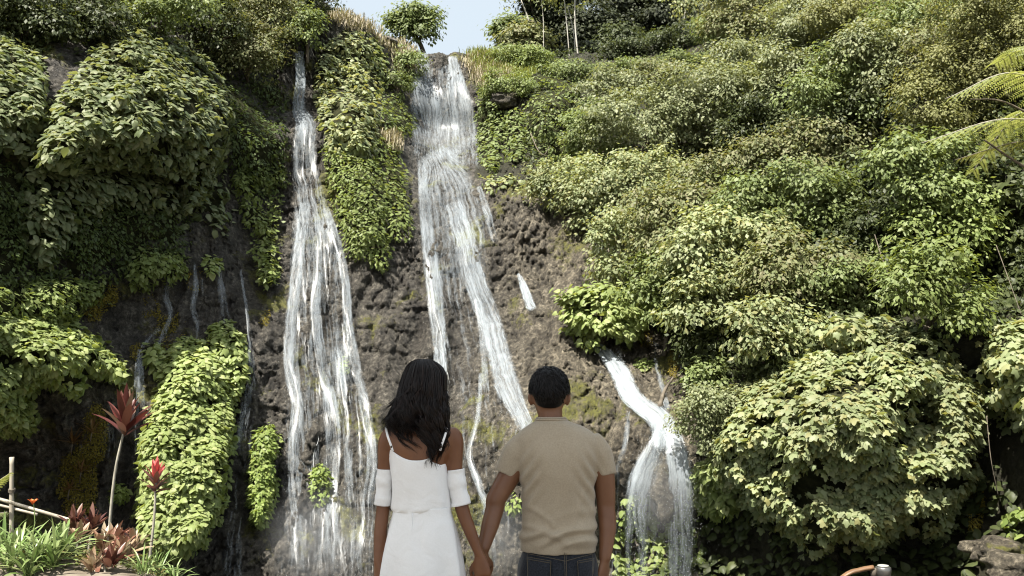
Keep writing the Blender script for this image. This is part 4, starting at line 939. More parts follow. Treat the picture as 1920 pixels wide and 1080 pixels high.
def strap_mat(name, c0, c1, c2, streak, trans=.25):
    m, n, l, b = new_mat(name)
    oi = n.new('ShaderNodeObjectInfo'); cr = ramp(n, [(0, c0), (.5, c1), (1, c2)]); l.new(oi.outputs['Random'], cr.inputs[0])
    tc = n.new('ShaderNodeTexCoord'); no = n.new('ShaderNodeTexNoise'); no.inputs['Scale'].default_value = 6; l.new(tc.outputs['Object'], no.inputs['Vector'])
    rm = ramp(n, [(.5, (0, 0, 0)), (.7, (1, 1, 1))]); l.new(no.outputs[0], rm.inputs[0])
    mx = n.new('ShaderNodeMix'); mx.data_type = 'RGBA'; l.new(rm.outputs[0], mx.inputs[0]); l.new(cr.outputs[0], mx.inputs[6]); mx.inputs[7].default_value = rgb(streak)
    l.new(mx.outputs[2], b.inputs['Base Color']); b.inputs['Roughness'].default_value = .38
    tr = n.new('ShaderNodeBsdfTranslucent'); l.new(mx.outputs[2], tr.inputs[0]); ms = n.new('ShaderNodeMixShader'); ms.inputs[0].default_value = trans
    l.new(b.outputs[0], ms.inputs[1]); l.new(tr.outputs[0], ms.inputs[2]); l.new(ms.outputs[0], n['Material Output'].inputs[0]); return m
M_red = strap_mat('ti_leaf_maroon', (.06,.018,.014), (.10,.032,.024), (.15,.07,.045), (.11,.045,.03))
M_tall = strap_mat('ti_leaf_dark_red', (.075,.017,.014), (.10,.024,.018), (.15,.10,.06), (.12,.03,.02))
M_pink = strap_mat('ti_leaf_pink', (.45,.07,.07), (.55,.11,.10), (.30,.05,.045), (.5,.12,.10))
M_ti = strap_mat('ti_leaf_mixed', (.15,.05,.035), (.28,.21,.12), (.22,.06,.05), (.36,.30,.20))
M_spik = strap_mat('ti_leaf_brown', (.13,.065,.025), (.17,.10,.035), (.11,.045,.02), (.16,.11,.04))
M_lily = strap_mat('lily_blade_green', (.12,.19,.05), (.17,.24,.075), (.24,.28,.12), (.20,.25,.10))
M_cane = plain_mat('plant_cane', (.20,.185,.15), (.34,.315,.26), scale=30, stretch=(1, 1, .6), rough=.85)
M_bamboo = plain_mat('weathered_bamboo', (.22,.19,.15), (.42,.38,.31), scale=10, stretch=(1, 1, .2), rough=.7)
M_flower = strap_mat('orange_petal', (.62,.12,.03), (.7,.16,.05), (.6,.1,.03), (.6,.15,.04))

def gz(x, y): return float(ground_z(np.array([x]), np.array([y]))[0])
def foot(px, Y):
    p = at(px, 900, Y); p[2] = gz(p[0], p[1]); return p

def leaf_obj(name, V, Q, mat, root):
    return link(name, mesh_np(name, V, [Q]), mat, root)

def cane_plant(label, px, Y, top_px, top_py, n, length, width, mat, lift=(0.3, 1.5), droop=.25, cane_r=.018, seed=1, mid=None, mats2=None):
    r_ = np.random.default_rng(seed); f = foot(px, Y); tp = at(top_px, top_py, Y)
    root = empty('ti_plant', f); tag(root, label, 'plant', 'ti plants in the bed on the left')
    mb = MB(); md = f * .5 + tp * .5 + np.array([.06, 0, 0]) if mid is None else at(*mid, Y)
    mb.tube(smooth_path([f - np.array([0, 0, .05]), md, tp], 12), np.linspace(cane_r, cane_r * .7, 12), 8); link('cane', mb.mesh('cane'), M_cane, root)
    for k in range(n):
        az = k * 2.4 + r_.uniform(-.3, .3); u = k / (n - 1); lf = lift[0] + (lift[1] - lift[0]) * u
        V, Q = blade(tp + np.array([0, 0, -.10 + .16 * u]), az, length * r_.uniform(.75, 1.1) * (1 - .15 * u), width * r_.uniform(.8, 1.15), lf, droop * (1.2 - u) * r_.uniform(.6, 1.3), twist=r_.uniform(-.3, .3))
        leaf_obj('leaf', V, Q, (mats2 if mats2 is not None and u > .55 else mat), root)
    return root
cane_plant('tall ti plant with dark maroon leaves on a bare pale cane', 205, 10.2, 234, 800, 24, .46, .044, M_tall, lift=(.55, 1.5), droop=.14, cane_r=.016, seed=2, mid=(213,905))
cane_plant('slim ti plant topped by a bright pink rosette', 284, 9.6, 292, 905, 20, .25, .028, M_red, lift=(.45, 1.45), droop=.2, cane_r=.014, seed=3, mid=(289,970), mats2=M_pink)
def rosette(label, px, Y, py, n, length, width, mat, seed, lift=(.25, 1.4), droop=.2, cane=True, name='ti_plant', group='ti plants in the bed on the left', cat='plant'):
    r_ = np.random.default_rng(seed); f = foot(px, Y); tp = at(px, py, Y); root = empty(name, f); tag(root, label, cat, group)
    if cane:
        mb = MB(); mb.tube(smooth_path([f - np.array([0, 0, .05]), f * .5 + tp * .5 + r_.normal(0, .03, 3), tp], 8), .012, 7); link('cane', mb.mesh('cane'), M_cane, root)
    for k in range(n):
        u = k / max(1, n - 1); V, Q = blade(tp + r_.normal(0, .02, 3), k * 2.4 + r_.uniform(-.4, .4), length * r_.uniform(.7, 1.15), width * r_.uniform(.8, 1.2), lift[0] + (lift[1] - lift[0]) * u, droop * r_.uniform(.5, 1.4), twist=r_.uniform(-.4, .4))
        leaf_obj('leaf', V, Q, mat, root)
    return root
def wall_rosette(label, px, py, n, length, width, seed):
    r_ = np.random.default_rng(seed); f = on_cliff(px, py + 22, .05)[0]; tp = at(px, py, f[1] - .35); root = empty('spiky_plant', f); tag(root, label, 'plant', 'spiky brown plants on the mossy wall')
    mb = MB(); mb.tube(smooth_path([f, (f + tp) / 2 - np.array([0, .05, .05]), tp], 7), .012, 6); link('cane', mb.mesh('cane'), M_bark, root)
    for k in range(n):
        u = k / (n - 1); V, Q = blade(tp, k * 2.4 + r_.uniform(-.4, .4), length * r_.uniform(.7, 1.2), width, .1 + 1.3 * u, .25 * r_.uniform(.4, 1.4), twist=r_.uniform(-.4, .4)); leaf_obj('leaf', V, Q, M_spik, root)
wall_rosette('spiky brown plant high on the moss, top right one', 172, 812, 26, .42, .016, 11)
wall_rosette('spiky brown plant high on the moss, top left one', 136, 832, 24, .40, .016, 12)
wall_rosette('spiky brown plant half way down the moss', 152, 886, 22, .36, .015, 13)
wall_rosette('spiky reddish plant low on the moss above the lily bed', 130, 918, 18, .30, .015, 14)
# low ti plants along the bed
LOW = [(150,9.6,985,'maroon-and-cream ti plant at the lily bed end'),(172,9.9,965,'upright dark red ti plant behind the low bed'),(190,9.3,1000,'broad-leaved red ti plant in the middle of the bed'),(212,9.5,990,'pale-striped ti plant right of the middle of the bed'),(232,9.2,1015,'pink-flushed ti plant low in the bed'),(205,8.9,1030,'short bright red ti plant at the front of the bed'),(250,9.4,1005,'cream-leaved ti plant at the right end of the bed'),(178,8.9,1040,'small red ti plant beside the dirt'),(140,9.9,960,'dark ti plant standing above the lilies')]
for q, (px, Y, py, lab) in enumerate(LOW):
    rosette(lab, px, Y, py + 30, 18, .25, .028, [M_ti, M_red, M_ti, M_ti, M_ti, M_red, M_ti, M_ti, M_red][q], 30 + q, lift=(.55, 1.45), droop=.14)
LIL = [(15,9.6,'lily clump at the left edge, behind'),(45,9.3,'lily clump under the orange flower'),(78,9.0,'big lily clump in the middle of the green bed'),(105,8.9,'lily clump overhanging the dirt'),(95,9.5,'tall pale-bladed lily clump behind the big one'),(-25,9.2,'lily clump cut by the left edge'),(60,8.75,'low lily clump at the dirt\'s edge'),(125,9.2,'lily clump next to the ti plants'),(25,8.85,'short lily clump near the corner')]
for q, (px, Y, lab) in enumerate(LIL):
    r = rosette(lab, px, Y, 900, 30, .50, .016, M_lily, 60 + q, lift=(.45, 1.5), droop=.38, cane=False, name='lily_clump', group='strap-leaved lilies in the bed on the left')
    dz = gz(*at(px, 900, Y)[:2]) + .02 - at(px, 900, Y)[2]
    for ch in r.children: ch.location.z += dz
# orange flower
p = at(62, 936, 9.5); fr = empty('orange_flower', foot(62, 9.5)); tag(fr, 'single orange-red flower above the lily blades', 'flower')
mb = MB(); mb.tube(smooth_path([foot(62, 9.5), p * .6 + foot(62, 9.5) * .4 + np.array([.03, 0, 0]), p], 8), .005, 6); link('flower_stalk', mb.mesh('flower_stalk'), M_lily, fr)
for k in range(6):
    V, Q = blade(p - np.array([0, 0, .05]), k * math.pi / 3 + .2, .085, .018, 1.0, .25); leaf_obj('petal', V, Q, M_flower, fr)
# grass at the right of the bed
for q, (px, Y, lab) in enumerate([(300,9.0,'grass tuft at the foot of the pink-topped plant'),(330,9.2,'tall grass tuft right of the bed'),(345,8.8,'grass tuft at the bed\'s far right end'),(272,8.8,'short grass tuft below the ti bed')]):
    r = rosette(lab, px, Y, 900, 26, .34, .008, M_lily, 90 + q, lift=(.5, 1.5), droop=.4, cane=False, name='grass_tuft', group='grass tufts along the bed', cat='grass')
    dz = gz(*at(px, 900, Y)[:2]) + .02 - at(px, 900, Y)[2]
    for ch in r.children: ch.location.z += dz
# bamboo fence
fn = empty('bamboo_fence', foot(30, 10.4)); tag(fn, 'low bamboo fence with one post behind the lilies', 'fence')
def pole(name, a, b, r, nodes=5):
    mb = MB(); t = np.linspace(0, 1, 24); pts = a + (b - a) * t[:, None]; rad = r * (1 + .14 * (np.abs((t * nodes) % 1 - .5) > .44)); mb.tube(pts, rad, 9); link(name, mb.mesh(name), M_bamboo, fn)
pole('post', foot(35, 10.4) - np.array([0, 0, .2]), at(22, 857, 10.4), .022, 4)
pole('post', foot(-150, 10.4) - np.array([0, 0, .2]), at(-158, 840, 10.4), .022, 4)
pole('rail', at(-170, 886, 10.42), at(165, 985, 10.2), .017, 7)
pole('rail', at(-170, 905, 10.45), at(70, 965, 10.42), .014, 6)
mb = MB(); c = at(22, 919, 10.4)
for k in range(3):
    th = np.linspace(0, 2 * math.pi, 14); mb.tube(c + np.stack([.03 * np.cos(th), .03 * np.sin(th), .012 * (k - 1) + .01 * np.sin(th)], 1), .005, 5)
link('lashing', mb.mesh('lashing'), M_bark, fn)

# ---------------------------------------------------------------- fern fronds
M_fern = leaf_mat('fern_green', [(.19,.235,.09),(.24,.28,.12),(.29,.32,.17)], rough=.5, trans=.4)
def frond(root, base, tip, sag, npair, plen, mat, nm='frond', old=False):
    """an arching frond: rachis with pairs of feathery pinnae, each with its leaflets"""
    mid = (base + tip) / 2 + np.array([0, 0, sag]); c = smooth_path([base, mid, tip], npair + 3); T = unit(np.gradient(c, axis=0))
    side = unit(np.cross(T, np.array([0, 0, 1.]))); up = np.cross(side, T)
    mb = MB(); mb.tube(c, np.linspace(.012, .003, len(c)), 6); fo = link(nm, mb.mesh(nm), M_cane if not old else M_bark, root)
    P, TT, N, S = [], [], [], []
    for k in range(2, len(c) - 1):
        u = k / len(c); L = plen * math.sin(math.pi * min(1, u * .8 + .2)) ** .7
        for s in (-1, 1):
            d = unit(side[k] * s + T[k] * .55 - np.array([0, 0, .10]))
            m = 20
            for q in range(1, m):
                pt = c[k] + d * L * q / m - np.array([0, 0, .42]) * L * (q / m) ** 2
                ll = L * .20 * (1 - (q / m) ** 1.6) + .008; dd = unit(np.cross(d, up[k]))
                for s2 in (-1, 1): P.append(pt); TT.append(dd * s2 + d * .45 - np.array([0, 0, .12])); N.append(up[k] + d * .1); S.append(ll)
    k = len(P); me = leaf_mesh('pinnae', LANCE, np.array(P), np.array(TT), np.array(N), np.array(S), np.full(k, .85))
    link('pinnae', me, mat, fo, kind='stuff'); return fo
fb = at(2060, 255, 9.2); tf = empty('tree_fern', (fb[0], fb[1], gz(fb[0], fb[1]))); tag(tf, 'tree fern reaching in from the right edge with bright arching fronds', 'fern')
mb = MB(); mb.tube(np.array([[fb[0] + .1, fb[1], gz(fb[0], fb[1]) - .3], [fb[0] + .05, fb[1], fb[2] * .5], fb]), [.13, .10, .09], 10); link('trunk', mb.mesh('trunk'), M_bark, tf)
frond(tf, fb, at(1772, 185, 9.0), .42, 15, .40, M_fern)
frond(tf, fb + np.array([0, 0, -.05]), at(1728, 268, 8.7), .22, 16, .38, M_fern)
frond(tf, fb, at(1860, 120, 10.2), .5, 14, .40, M_fern)
frond(tf, fb + np.array([0, 0, -.1]), at(1790, 300, 9.6), .12, 24, .22, ML['yellow'], old=True)
for a in (0.2, 1.1, 2.0, -1.0, -1.7): frond(tf, fb, fb + np.array([math.cos(a) * 1.5, math.sin(a) * 1.5, -.1]), .5, 14, .38, M_fern)
mb = MB(); mb.tube(smooth_path([at(1985, 350, 9.4), at(1900, 300, 9.3), at(1845, 262, 9.2)], 9), np.linspace(.016, .008, 9), 6); mb.tube(smooth_path([at(1950, 225, 9.5), at(1880, 190, 9.4), at(1820, 186, 9.3)], 9), np.linspace(.012, .005, 9), 6)
link('dry_stalk', mb.mesh('dry_stalk'), M_bark, tf)
# little fern tip at the left edge
fl = empty('ground_fern', foot(-40, 10.2)); tag(fl, 'green fern tip poking in at the left edge above the fence', 'fern')
frond(fl, foot(-60, 10.2), at(22, 884, 10.1), .25, 20, .12, M_fern)
for a in (1.2, 2.4, 3.6): frond(fl, foot(-60, 10.2), foot(-60, 10.2) + np.array([math.cos(a) * .5, math.sin(a) * .5, .5]), .2, 18, .12, M_fern)
# yellow-tipped bird's-nest fern in the slope
yf_ = on_cliff(1552, 118, .9)[0]; rt = empty('nest_fern', yf_); tag(rt, 'yellow-green rosette of stiff fronds perched among the upper slope shrubs', 'fern')
for k in range(22):
    V, Q = blade(yf_, k * 2.4, .55 * rng.uniform(.7, 1.1), .03, .5 + .6 * k / 22, .2); leaf_obj('frond', V, Q, M_lily, rt)

# ---------------------------------------------------------------- rocks, dead branches, roots
def boulder(label, c, r, seed, mat=None, cuts=4):
    import bmesh
    bm = bmesh.new(); bmesh.ops.create_icosphere(bm, subdivisions=cuts, radius=1.0); me = bpy.data.meshes.new('boulder'); bm.to_mesh(me); bm.free()
    V = np.empty(len(me.vertices) * 3); me.vertices.foreach_get('co', V); V = V.reshape(-1, 3)
    f1, f2, cid = worley(V * 1.6 + seed, seed); V = V * (0.78 + .22 * fbm(V * 1.3 + seed, 4, seed) + .28 * (cid - .5) * np.clip((f2 - f1) * 3, 0, 1))[:, None]
    V = V * np.array(r) + np.array(c); me.vertices.foreach_set('co', V.ravel()); me.update()
    o = link('boulder', me, mat or M_rock2); tag(o, label, 'boulder', 'loose boulders'); return o
boulder('grey layered boulder in the shade at the lower right', at(1868, 1030, 14.6), (.5, .45, .26), 3, M_rock)  # darker rock chosen here, putting the corner's shade into its colour
boulder('dark flat ledge rock jutting out right of the upper fall', on_cliff(945, 188, .3)[0], (.62, .5, .30), 5, M_rock)
boulder('grey rock on the skyline shoulder under the lone tree', on_cliff(728, 80, .0)[0], (.35, .4, .22), 7)
boulder('grey rock on the shoulder left of the upper fall', on_cliff(735, 152, .1)[0], (.32, .3, .26), 8)
boulder('wet rock the right cascade splits around', at(1243, 918, 17.95), (.30, .4, .75), 9, M_rock)
boulder('dark block beside the upper fall\'s left stream', on_cliff(824, 125, .1)[0], (.34, .3, .5), 10, M_rock)
boulder('small boulder half hidden in the lower right shade', at(1905, 1062, 13.8), (.5, .5, .26), 12, M_rock)
br = on_cliff(1236, 765, .25)[0]; bo = MB(); bo.tube(smooth_path([br, at(1245, 735, hit(1245, 735)[0] - .5), at(1262, 708, hit(1262, 708)[0] - .8)], 8), np.linspace(.05, .018, 8), 7)
o = link('dead_branch', bo.mesh('dead_branch'), M_bark); tag(o, 'leaning dead branch stub beside the right-hand cascade', 'branch')
def tendril(label, pts, r=.012):
    mb = MB(); q = np.array([at(a, b, hit(a, b)[0] - d) for a, b, d in pts]); mb.tube(smooth_path(q, 24), np.linspace(r, r * .5, 24), 5); o = link('hanging_root', mb.mesh('hanging_root'), M_bark); tag(o, label, 'root', 'bare roots and tendrils on the slope')
tendril('curved bare tendril hanging in the dark gap above the great mound', [(1690,500,1.2),(1712,560,1.3),(1716,600,1.2),(1745,615,1.2)], .014)
tendril('straight thin root crossing the dark hollow at the right', [(1868,460,1.0),(1890,520,1.0),(1915,590,1.0)], .008)
tendril('long thin root hanging below the right shrubs', [(1640,440,1.4),(1660,500,1.4),(1690,560,1.3)], .010)
tendril('bare grey twig lying on the great mound\'s left side', [(1370,800,1.0),(1400,770,1.2),(1440,745,1.3)], .012)
tendril('thin root dangling beside the pale mound\'s right end', [(1850,780,.9),(1858,860,.9),(1872,930,.7)], .008)
tendril('pale twisted branch below the vine curtain', [(995,250,.9),(1008,280,1.0),(1020,290,1.0),(1030,275,1.0)], .016)
tendril('upright bare stem under the overhanging pale bush', [(1142,520,.8),(1140,480,.9),(1146,440,.9)], .022)
# mossy ground cover at the lower right
M_gc = leaf_mat('ground_cover', [(.10,.13,.04),(.14,.16,.05),(.17,.13,.05)], rough=.6)
def cover(label, x0, x1, y0, y1, n, mat, size):
    q = rng.uniform((x0, y0), (x1, y1), (n, 2)); P = np.stack([q[:, 0], q[:, 1], ground_z(q[:, 0], q[:, 1]) + rng.uniform(0, .12, n)], 1)
    o = link('ground_cover', leaf_mesh('ground_cover', SMALL, P, unit(rng.normal(0, 1, (n, 3)) * np.array([1, 1, .3])), unit(np.array([0, 0, 1.]) + rng.normal(0, .4, (n, 3))), size * rng.uniform(.5, 1.3, n)), mat, kind='stuff'); tag(o, label, 'ground cover')
cover('mossy ground cover along the lower right corner', 5.0, 9.5, 12.4, 15.2, 9000, M_gc, .07)
cover('low weeds under the lilies and ti plants', -6.2, -2.9, 8.9, 11.2, 7000, M_gc, .05)
# ochre moss cushions on the wet rock
MOSS = [[(355,505),(372,500),(378,530),(365,545),(352,530)],[(276,560),(292,553),(300,585),(288,602),(270,590)],[(288,605),(312,590),(316,612),(295,625)],[(305,640),(330,590),(345,595),(345,640),(325,660),(308,670)],[(248,648),(262,645),(262,665),(250,672)],[(160,585),(185,560),(215,540),(218,560),(200,575),(182,600)],[(205,535),(222,530),(220,560),(208,570)],[(490,590),(505,582),(505,602),(494,612)],[(165,770),(190,760),(200,800),(195,850),(175,870),(140,880),(120,930),(105,920),(120,860),(150,830)],[(140,880),(175,870),(180,920),(165,975),(140,990),(120,950)],[(1088,570),(1098,575),(1100,600),(1092,605)],[(1196,625),(1215,618),(1222,640),(1205,655),(1194,645)],[(1256,660),(1268,665),(1266,705),(1256,700)],[(1810,880),(1835,870),(1845,950),(1825,1010),(1812,960)]]
ML_lab = ['beside a trickle','high left of the pillar','under the first patch','left of the pillar top','a tiny spot above the broad trickle','at the left end of the bare rock','a small cap above the left rock','right of the long trickle','the tall one behind the spiky plants','the lowest, above the low bed','on the slab edge by the round bush','on brown rock by the thin trickle','a thin streak by the faint trickle','in the right-hand shade']
for q, pl in enumerate(MOSS):
    creeper('moss_cushion', 'ochre moss cushion ' + ML_lab[q], 'moss', pl, 'small', .045, 2.0, ML['moss'], puff=.12, layers=1.6, group='moss on the rock', seed=100 + q, lump=.6, base=.06, ragged=5, jit=.7, gap=.1)
# a curved wooden rail with a round metal cap at the bottom edge
M_wood = plain_mat('varnished_wood', (.10,.052,.025), (.18,.105,.055), scale=6, stretch=(1, 1, 6), rough=.45)
M_steel = plain_mat('brushed_metal', (.14,.135,.125), (.22,.215,.2), scale=20, rough=.35, metal=.8, bump=.05)
M_pale = plain_mat('pale_glass_top', (.26,.26,.23), (.34,.34,.30), scale=30, rough=.4, bump=.05)
yl = 7.6; lc = at(1656, 1066, yl); lr = empty('curved_handrail', (lc[0], lc[1], gz(lc[0], lc[1]))); tag(lr, 'curved brown wooden rail ending in a round pale-topped metal cap', 'handrail')
pts = smooth_path([at(1500, 1150, yl), at(1580, 1082, yl), at(1612, 1069, yl), at(1637, 1064, yl)], 14)
mb = MB(); rr = []
for k, p in enumerate(pts):
    th = np.linspace(0, 2 * math.pi, 12, endpoint=False); rr.append(p + np.stack([0 * th, .03 * np.cos(th), .018 * np.sin(th)], 1))
mb.rings(rr); link('wooden_arm', mb.mesh('wooden_arm'), M_wood, lr)
def disc(name, c, prof, mat, k=24):
    mb = MB(); th = np.linspace(0, 2 * math.pi, k, endpoint=False); mb.rings([c + np.stack([r * np.cos(th), r * np.sin(th), 0 * th + z], 1) for r, z in prof]); return link(name, mb.mesh(name), mat, lr)
disc('cap', lc, [(.03, -.09), (.052, -.05), (.058, -.015), (.056, .008), (.047, .016), (.044, .014)], M_steel)
disc('cap_top', lc + np.array([0, 0, .0165]), [(.043, 0), (.040, .008), (.02, .012)], M_pale)
disc('collar', at(1638, 1072, yl), [(.022, -.05), (.024, 0), (.024, .02), (.018, .026)], M_bark)
disc('lower_clamp', lc + np.array([.03, 0, -.07]), [(.04, -.012), (.055, 0), (.04, .012)], M_steel)
mb = MB(); g0 = np.array([lc[0], lc[1], gz(lc[0], lc[1]) - .1]); mb.tube(np.array([g0, lc - np.array([0, 0, .08])]), .03, 10); link('post', mb.mesh('post'), M_bark, lr)
mb = MB(); g1 = at(1500, 1150, yl); mb.tube(np.array([[g1[0], g1[1], gz(g1[0], g1[1]) - .1], g1]), .03, 10); link('post', mb.mesh('post'), M_wood, lr)
# ---------------------------------------------------------------- two people seen from behind, hand in hand
def skin_mat(name, c, c2):
    m, n, l, b = new_mat(name)
    tc = n.new('ShaderNodeTexCoord'); no = n.new('ShaderNodeTexNoise'); no.inputs['Scale'].default_value = 9; no.inputs['Detail'].default_value = 5; l.new(tc.outputs['Object'], no.inputs['Vector'])
    cr = ramp(n, [(.35, c), (.65, c2)]); l.new(no.outputs[0], cr.inputs[0]); l.new(cr.outputs[0], b.inputs['Base Color'])
    b.inputs['Roughness'].default_value = .42; b.inputs['Specular IOR Level'].default_value = .4
    b.inputs['Subsurface Weight'].default_value = .12; b.inputs['Subsurface Radius'].default_value = (.012, .005, .003); b.inputs['Subsurface Scale'].default_value = 1.0
    n2 = n.new('ShaderNodeTexNoise'); n2.inputs['Scale'].default_value = 220; l.new(tc.outputs['Object'], n2.inputs['Vector'])
    bp = n.new('ShaderNodeBump'); bp.inputs['Strength'].default_value = .12; bp.inputs['Distance'].default_value = .002; l.new(n2.outputs[0], bp.inputs['Height']); l.new(bp.outputs[0], b.inputs['Normal']); return m
M_skin_w = skin_mat('skin_deep_brown', (.145,.058,.026), (.18,.078,.036))
M_skin_m = skin_mat('skin_brown', (.155,.070,.036), (.19,.092,.05))

def cloth_mat(name, c, weave=900, rough=.85, wr=.25, sheen=.2, trans=0.0, melange=.06, wscale=7):
    m, n, l, b = new_mat(name)
    tc = n.new('ShaderNodeTexCoord'); no = n.new('ShaderNodeTexNoise'); no.inputs['Scale'].default_value = 160; no.inputs['Detail'].default_value = 4; l.new(tc.outputs['Object'], no.inputs['Vector'])
    k = melange; cr = ramp(n, [(.3, tuple(x * (1 - k * 2) for x in c)), (.7, tuple(min(1, x * (1 + k * 2)) for x in c))]); l.new(no.outputs[0], cr.inputs[0]); l.new(cr.outputs[0], b.inputs['Base Color'])
    b.inputs['Roughness'].default_value = rough; b.inputs['Specular IOR Level'].default_value = .15; b.inputs['Sheen Weight'].default_value = sheen
    n2 = n.new('ShaderNodeTexNoise'); n2.inputs['Scale'].default_value = wscale; n2.inputs['Detail'].default_value = 3; n2.inputs['Distortion'].default_value = 1.2; l.new(tc.outputs['Object'], n2.inputs['Vector'])
    ad = n.new('ShaderNodeMath'); ad.operation = 'MULTIPLY_ADD'; l.new(no.outputs[0], ad.inputs[0]); ad.inputs[1].default_value = .05; l.new(n2.outputs[0], ad.inputs[2])
    bp = n.new('ShaderNodeBump'); bp.inputs['Strength'].default_value = wr; bp.inputs['Distance'].default_value = .02; l.new(ad.outputs[0], bp.inputs['Height']); l.new(bp.outputs[0], b.inputs['Normal'])
    return m
M_shirt = cloth_mat('taupe_cotton', (.36,.305,.228), melange=.05)
M_dress = cloth_mat('white_satin', (.84,.845,.85), melange=.01, wr=.35, rough=.5, sheen=.1, wscale=9)
M_denim = cloth_mat('dark_denim', (.017,.020,.027), melange=.25, wr=.3)
M_stitch = cloth_mat('seam_thread', (.09,.075,.05))
def hair_mat(name, c):
    m, n, l, b = new_mat(name); hr_ = n.new('ShaderNodeAttribute'); hr_.attribute_name = 'rnd'; hc_ = ramp(n, [(0, tuple(x * .7 for x in c)), (.6, c), (1, tuple(x * 3.2 for x in c))]); l.new(hr_.outputs['Fac'], hc_.inputs[0]); l.new(hc_.outputs[0], b.inputs['Base Color']); b.inputs['Roughness'].default_value = .36; b.inputs['Specular IOR Level'].default_value = .2
    b.inputs['Anisotropic'].default_value = .6; return m
M_hair_w = hair_mat('dark_brown_hair', (.007,.0045,.0038)); M_hair_m = hair_mat('black_hair', (.005,.004,.0038))
M_shoe = plain_mat('shoe_leather', (.05,.04,.03), (.09,.07,.055), scale=20, rough=.6)
M_eye = plain_mat('eye', (.03,.02,.015), (.05,.04,.03), scale=5, rough=.1)

def sring(c, rx, ry, k=28, e=2.3, fx=(1, 0, 0), fy=(0, 1, 0)):
    th = np.linspace(0, 2 * math.pi, k, endpoint=False); cx = np.sign(np.cos(th)) * np.abs(np.cos(th)) ** (2 / e); sy = np.sign(np.sin(th)) * np.abs(np.sin(th)) ** (2 / e)
    return np.asarray(c, float) + rx * cx[:, None] * np.array(fx, float) + ry * sy[:, None] * np.array(fy, float)

def px_rows(rows, Y, k=28, e=2.3, n=None, grow=0.0):
    """rows: (py, px_left, px_right, half depth, y offset) -> interpolated rings"""
    A = np.array(rows, float)
    if n: A = smooth_path(A, n)
    out = []
    for py, l_, r_, d, yo in A:
        a = at(l_, py, Y); b = at(r_, py, Y); c = (a + b) / 2; c[1] += yo
        out.append(sring(c, (b[0] - a[0]) / 2 + grow, d + grow, k, e))
    return out

def limb(mb, pts, rad, k=14, n=16, flat=None):
    P = smooth_path(pts, n); r = np.interp(np.linspace(0, len(rad) - 1, n), np.arange(len(rad)), rad); mb.tube(P, r, k)

def ball(mb, c, r, k=12):
    c = np.asarray(c, float); r = np.broadcast_to(np.asarray(r, float), (3,)); ph = np.linspace(-math.pi / 2 + .12, math.pi / 2 - .12, 8)
    mb.rings([sring(c + np.array([0, 0, r[2] * math.sin(p)]), r[0] * math.cos(p), r[1] * math.cos(p), k, 2) for p in ph])

def hand(mb, wrist, d, back, side, size=1.0, curl=.5, spread=.10, thumb=1.0):
    """palm and five bent fingers. d: direction of the fingers, back: direction the back of the hand faces, side: +1/-1 where the thumb is along d x back"""
    d = unit(np.asarray(d, float)); back = np.asarray(back, float); back = unit(back - d * (d @ back)); s = np.cross(d, back) * side
    rr = []
    for t, w, th in [(-.012, .021, .017), (.0, .024, .017), (.025, .032, .016), (.055, .040, .0145), (.085, .042, .0135), (.097, .039, .011)]:
        rr.append(sring(wrist + d * t * size, w * size, th * size, 16, 2.6, s, back))
    mb.rings(rr)
    for q, (o, L, r) in enumerate([(.030, .072, .0088), (.010, .081, .0092), (-.011, .076, .0087), (-.030, .060, .0078)]):
        b0 = wrist + (d * .088 + s * o) * size; dd = unit(d + s * o * spread * 30 * .3); pts = [b0 - dd * .02 * size]; cu = 0.15; p = b0; pts.append(p)
        for seg, fr in enumerate((.44, .31, .25)):
            cu += curl * (.55 if seg == 0 else .9) * (1 + .12 * q); v = dd * math.cos(cu) - back * math.sin(cu); p = p + v * L * fr * size; pts.append(p)
        limb(mb, pts, [r * 1.02 * size, r * 1.05 * size, r * size, r * .93 * size, r * .72 * size], 10, 14)
    b0 = wrist + (d * .028 + s * .022) * size; p1 = b0 + (s * .030 + d * .026 - back * .012 * thumb) * size; p2 = p1 + (s * .008 + d * .030 - back * .012 * thumb) * size; p3 = p2 + (d * .026 - s * .004 - back * .006 * thumb) * size
    limb(mb, [b0, p1, p2, p3], [.0125 * size, .0118 * size, .0100 * size, .0075 * size], 10, 12)

def grow_skin(mb, name, mat, parent, voxel=.0075, smooth=5, extra=None):
    """weld overlapping closed forms into one continuous surface"""
    me = mb.mesh(name); o = bpy.data.objects.new(name, me); col.objects.link(o)
    r = o.modifiers.new('r', 'REMESH'); r.mode = 'VOXEL'; r.voxel_size = voxel
    s = o.modifiers.new('s', 'SMOOTH'); s.iterations = smooth; s.factor = .5
    dg = bpy.context.evaluated_depsgraph_get(); nm = bpy.data.meshes.new_from_object(o.evaluated_get(dg)); bpy.data.objects.remove(o); nm.name = name
    if extra is not None:
        V = np.empty(len(nm.vertices) * 3, np.float32); nm.vertices.foreach_get('co', V); V = V.reshape(-1, 3); N = np.empty(len(nm.vertices) * 3, np.float32); nm.vertices.foreach_get('normal', N)
        V = extra(V, N.reshape(-1, 3)); nm.vertices.foreach_set('co', V.astype(np.float32).ravel()); nm.update()
    nm.materials.clear()
    return link(name, nm, mat, parent)

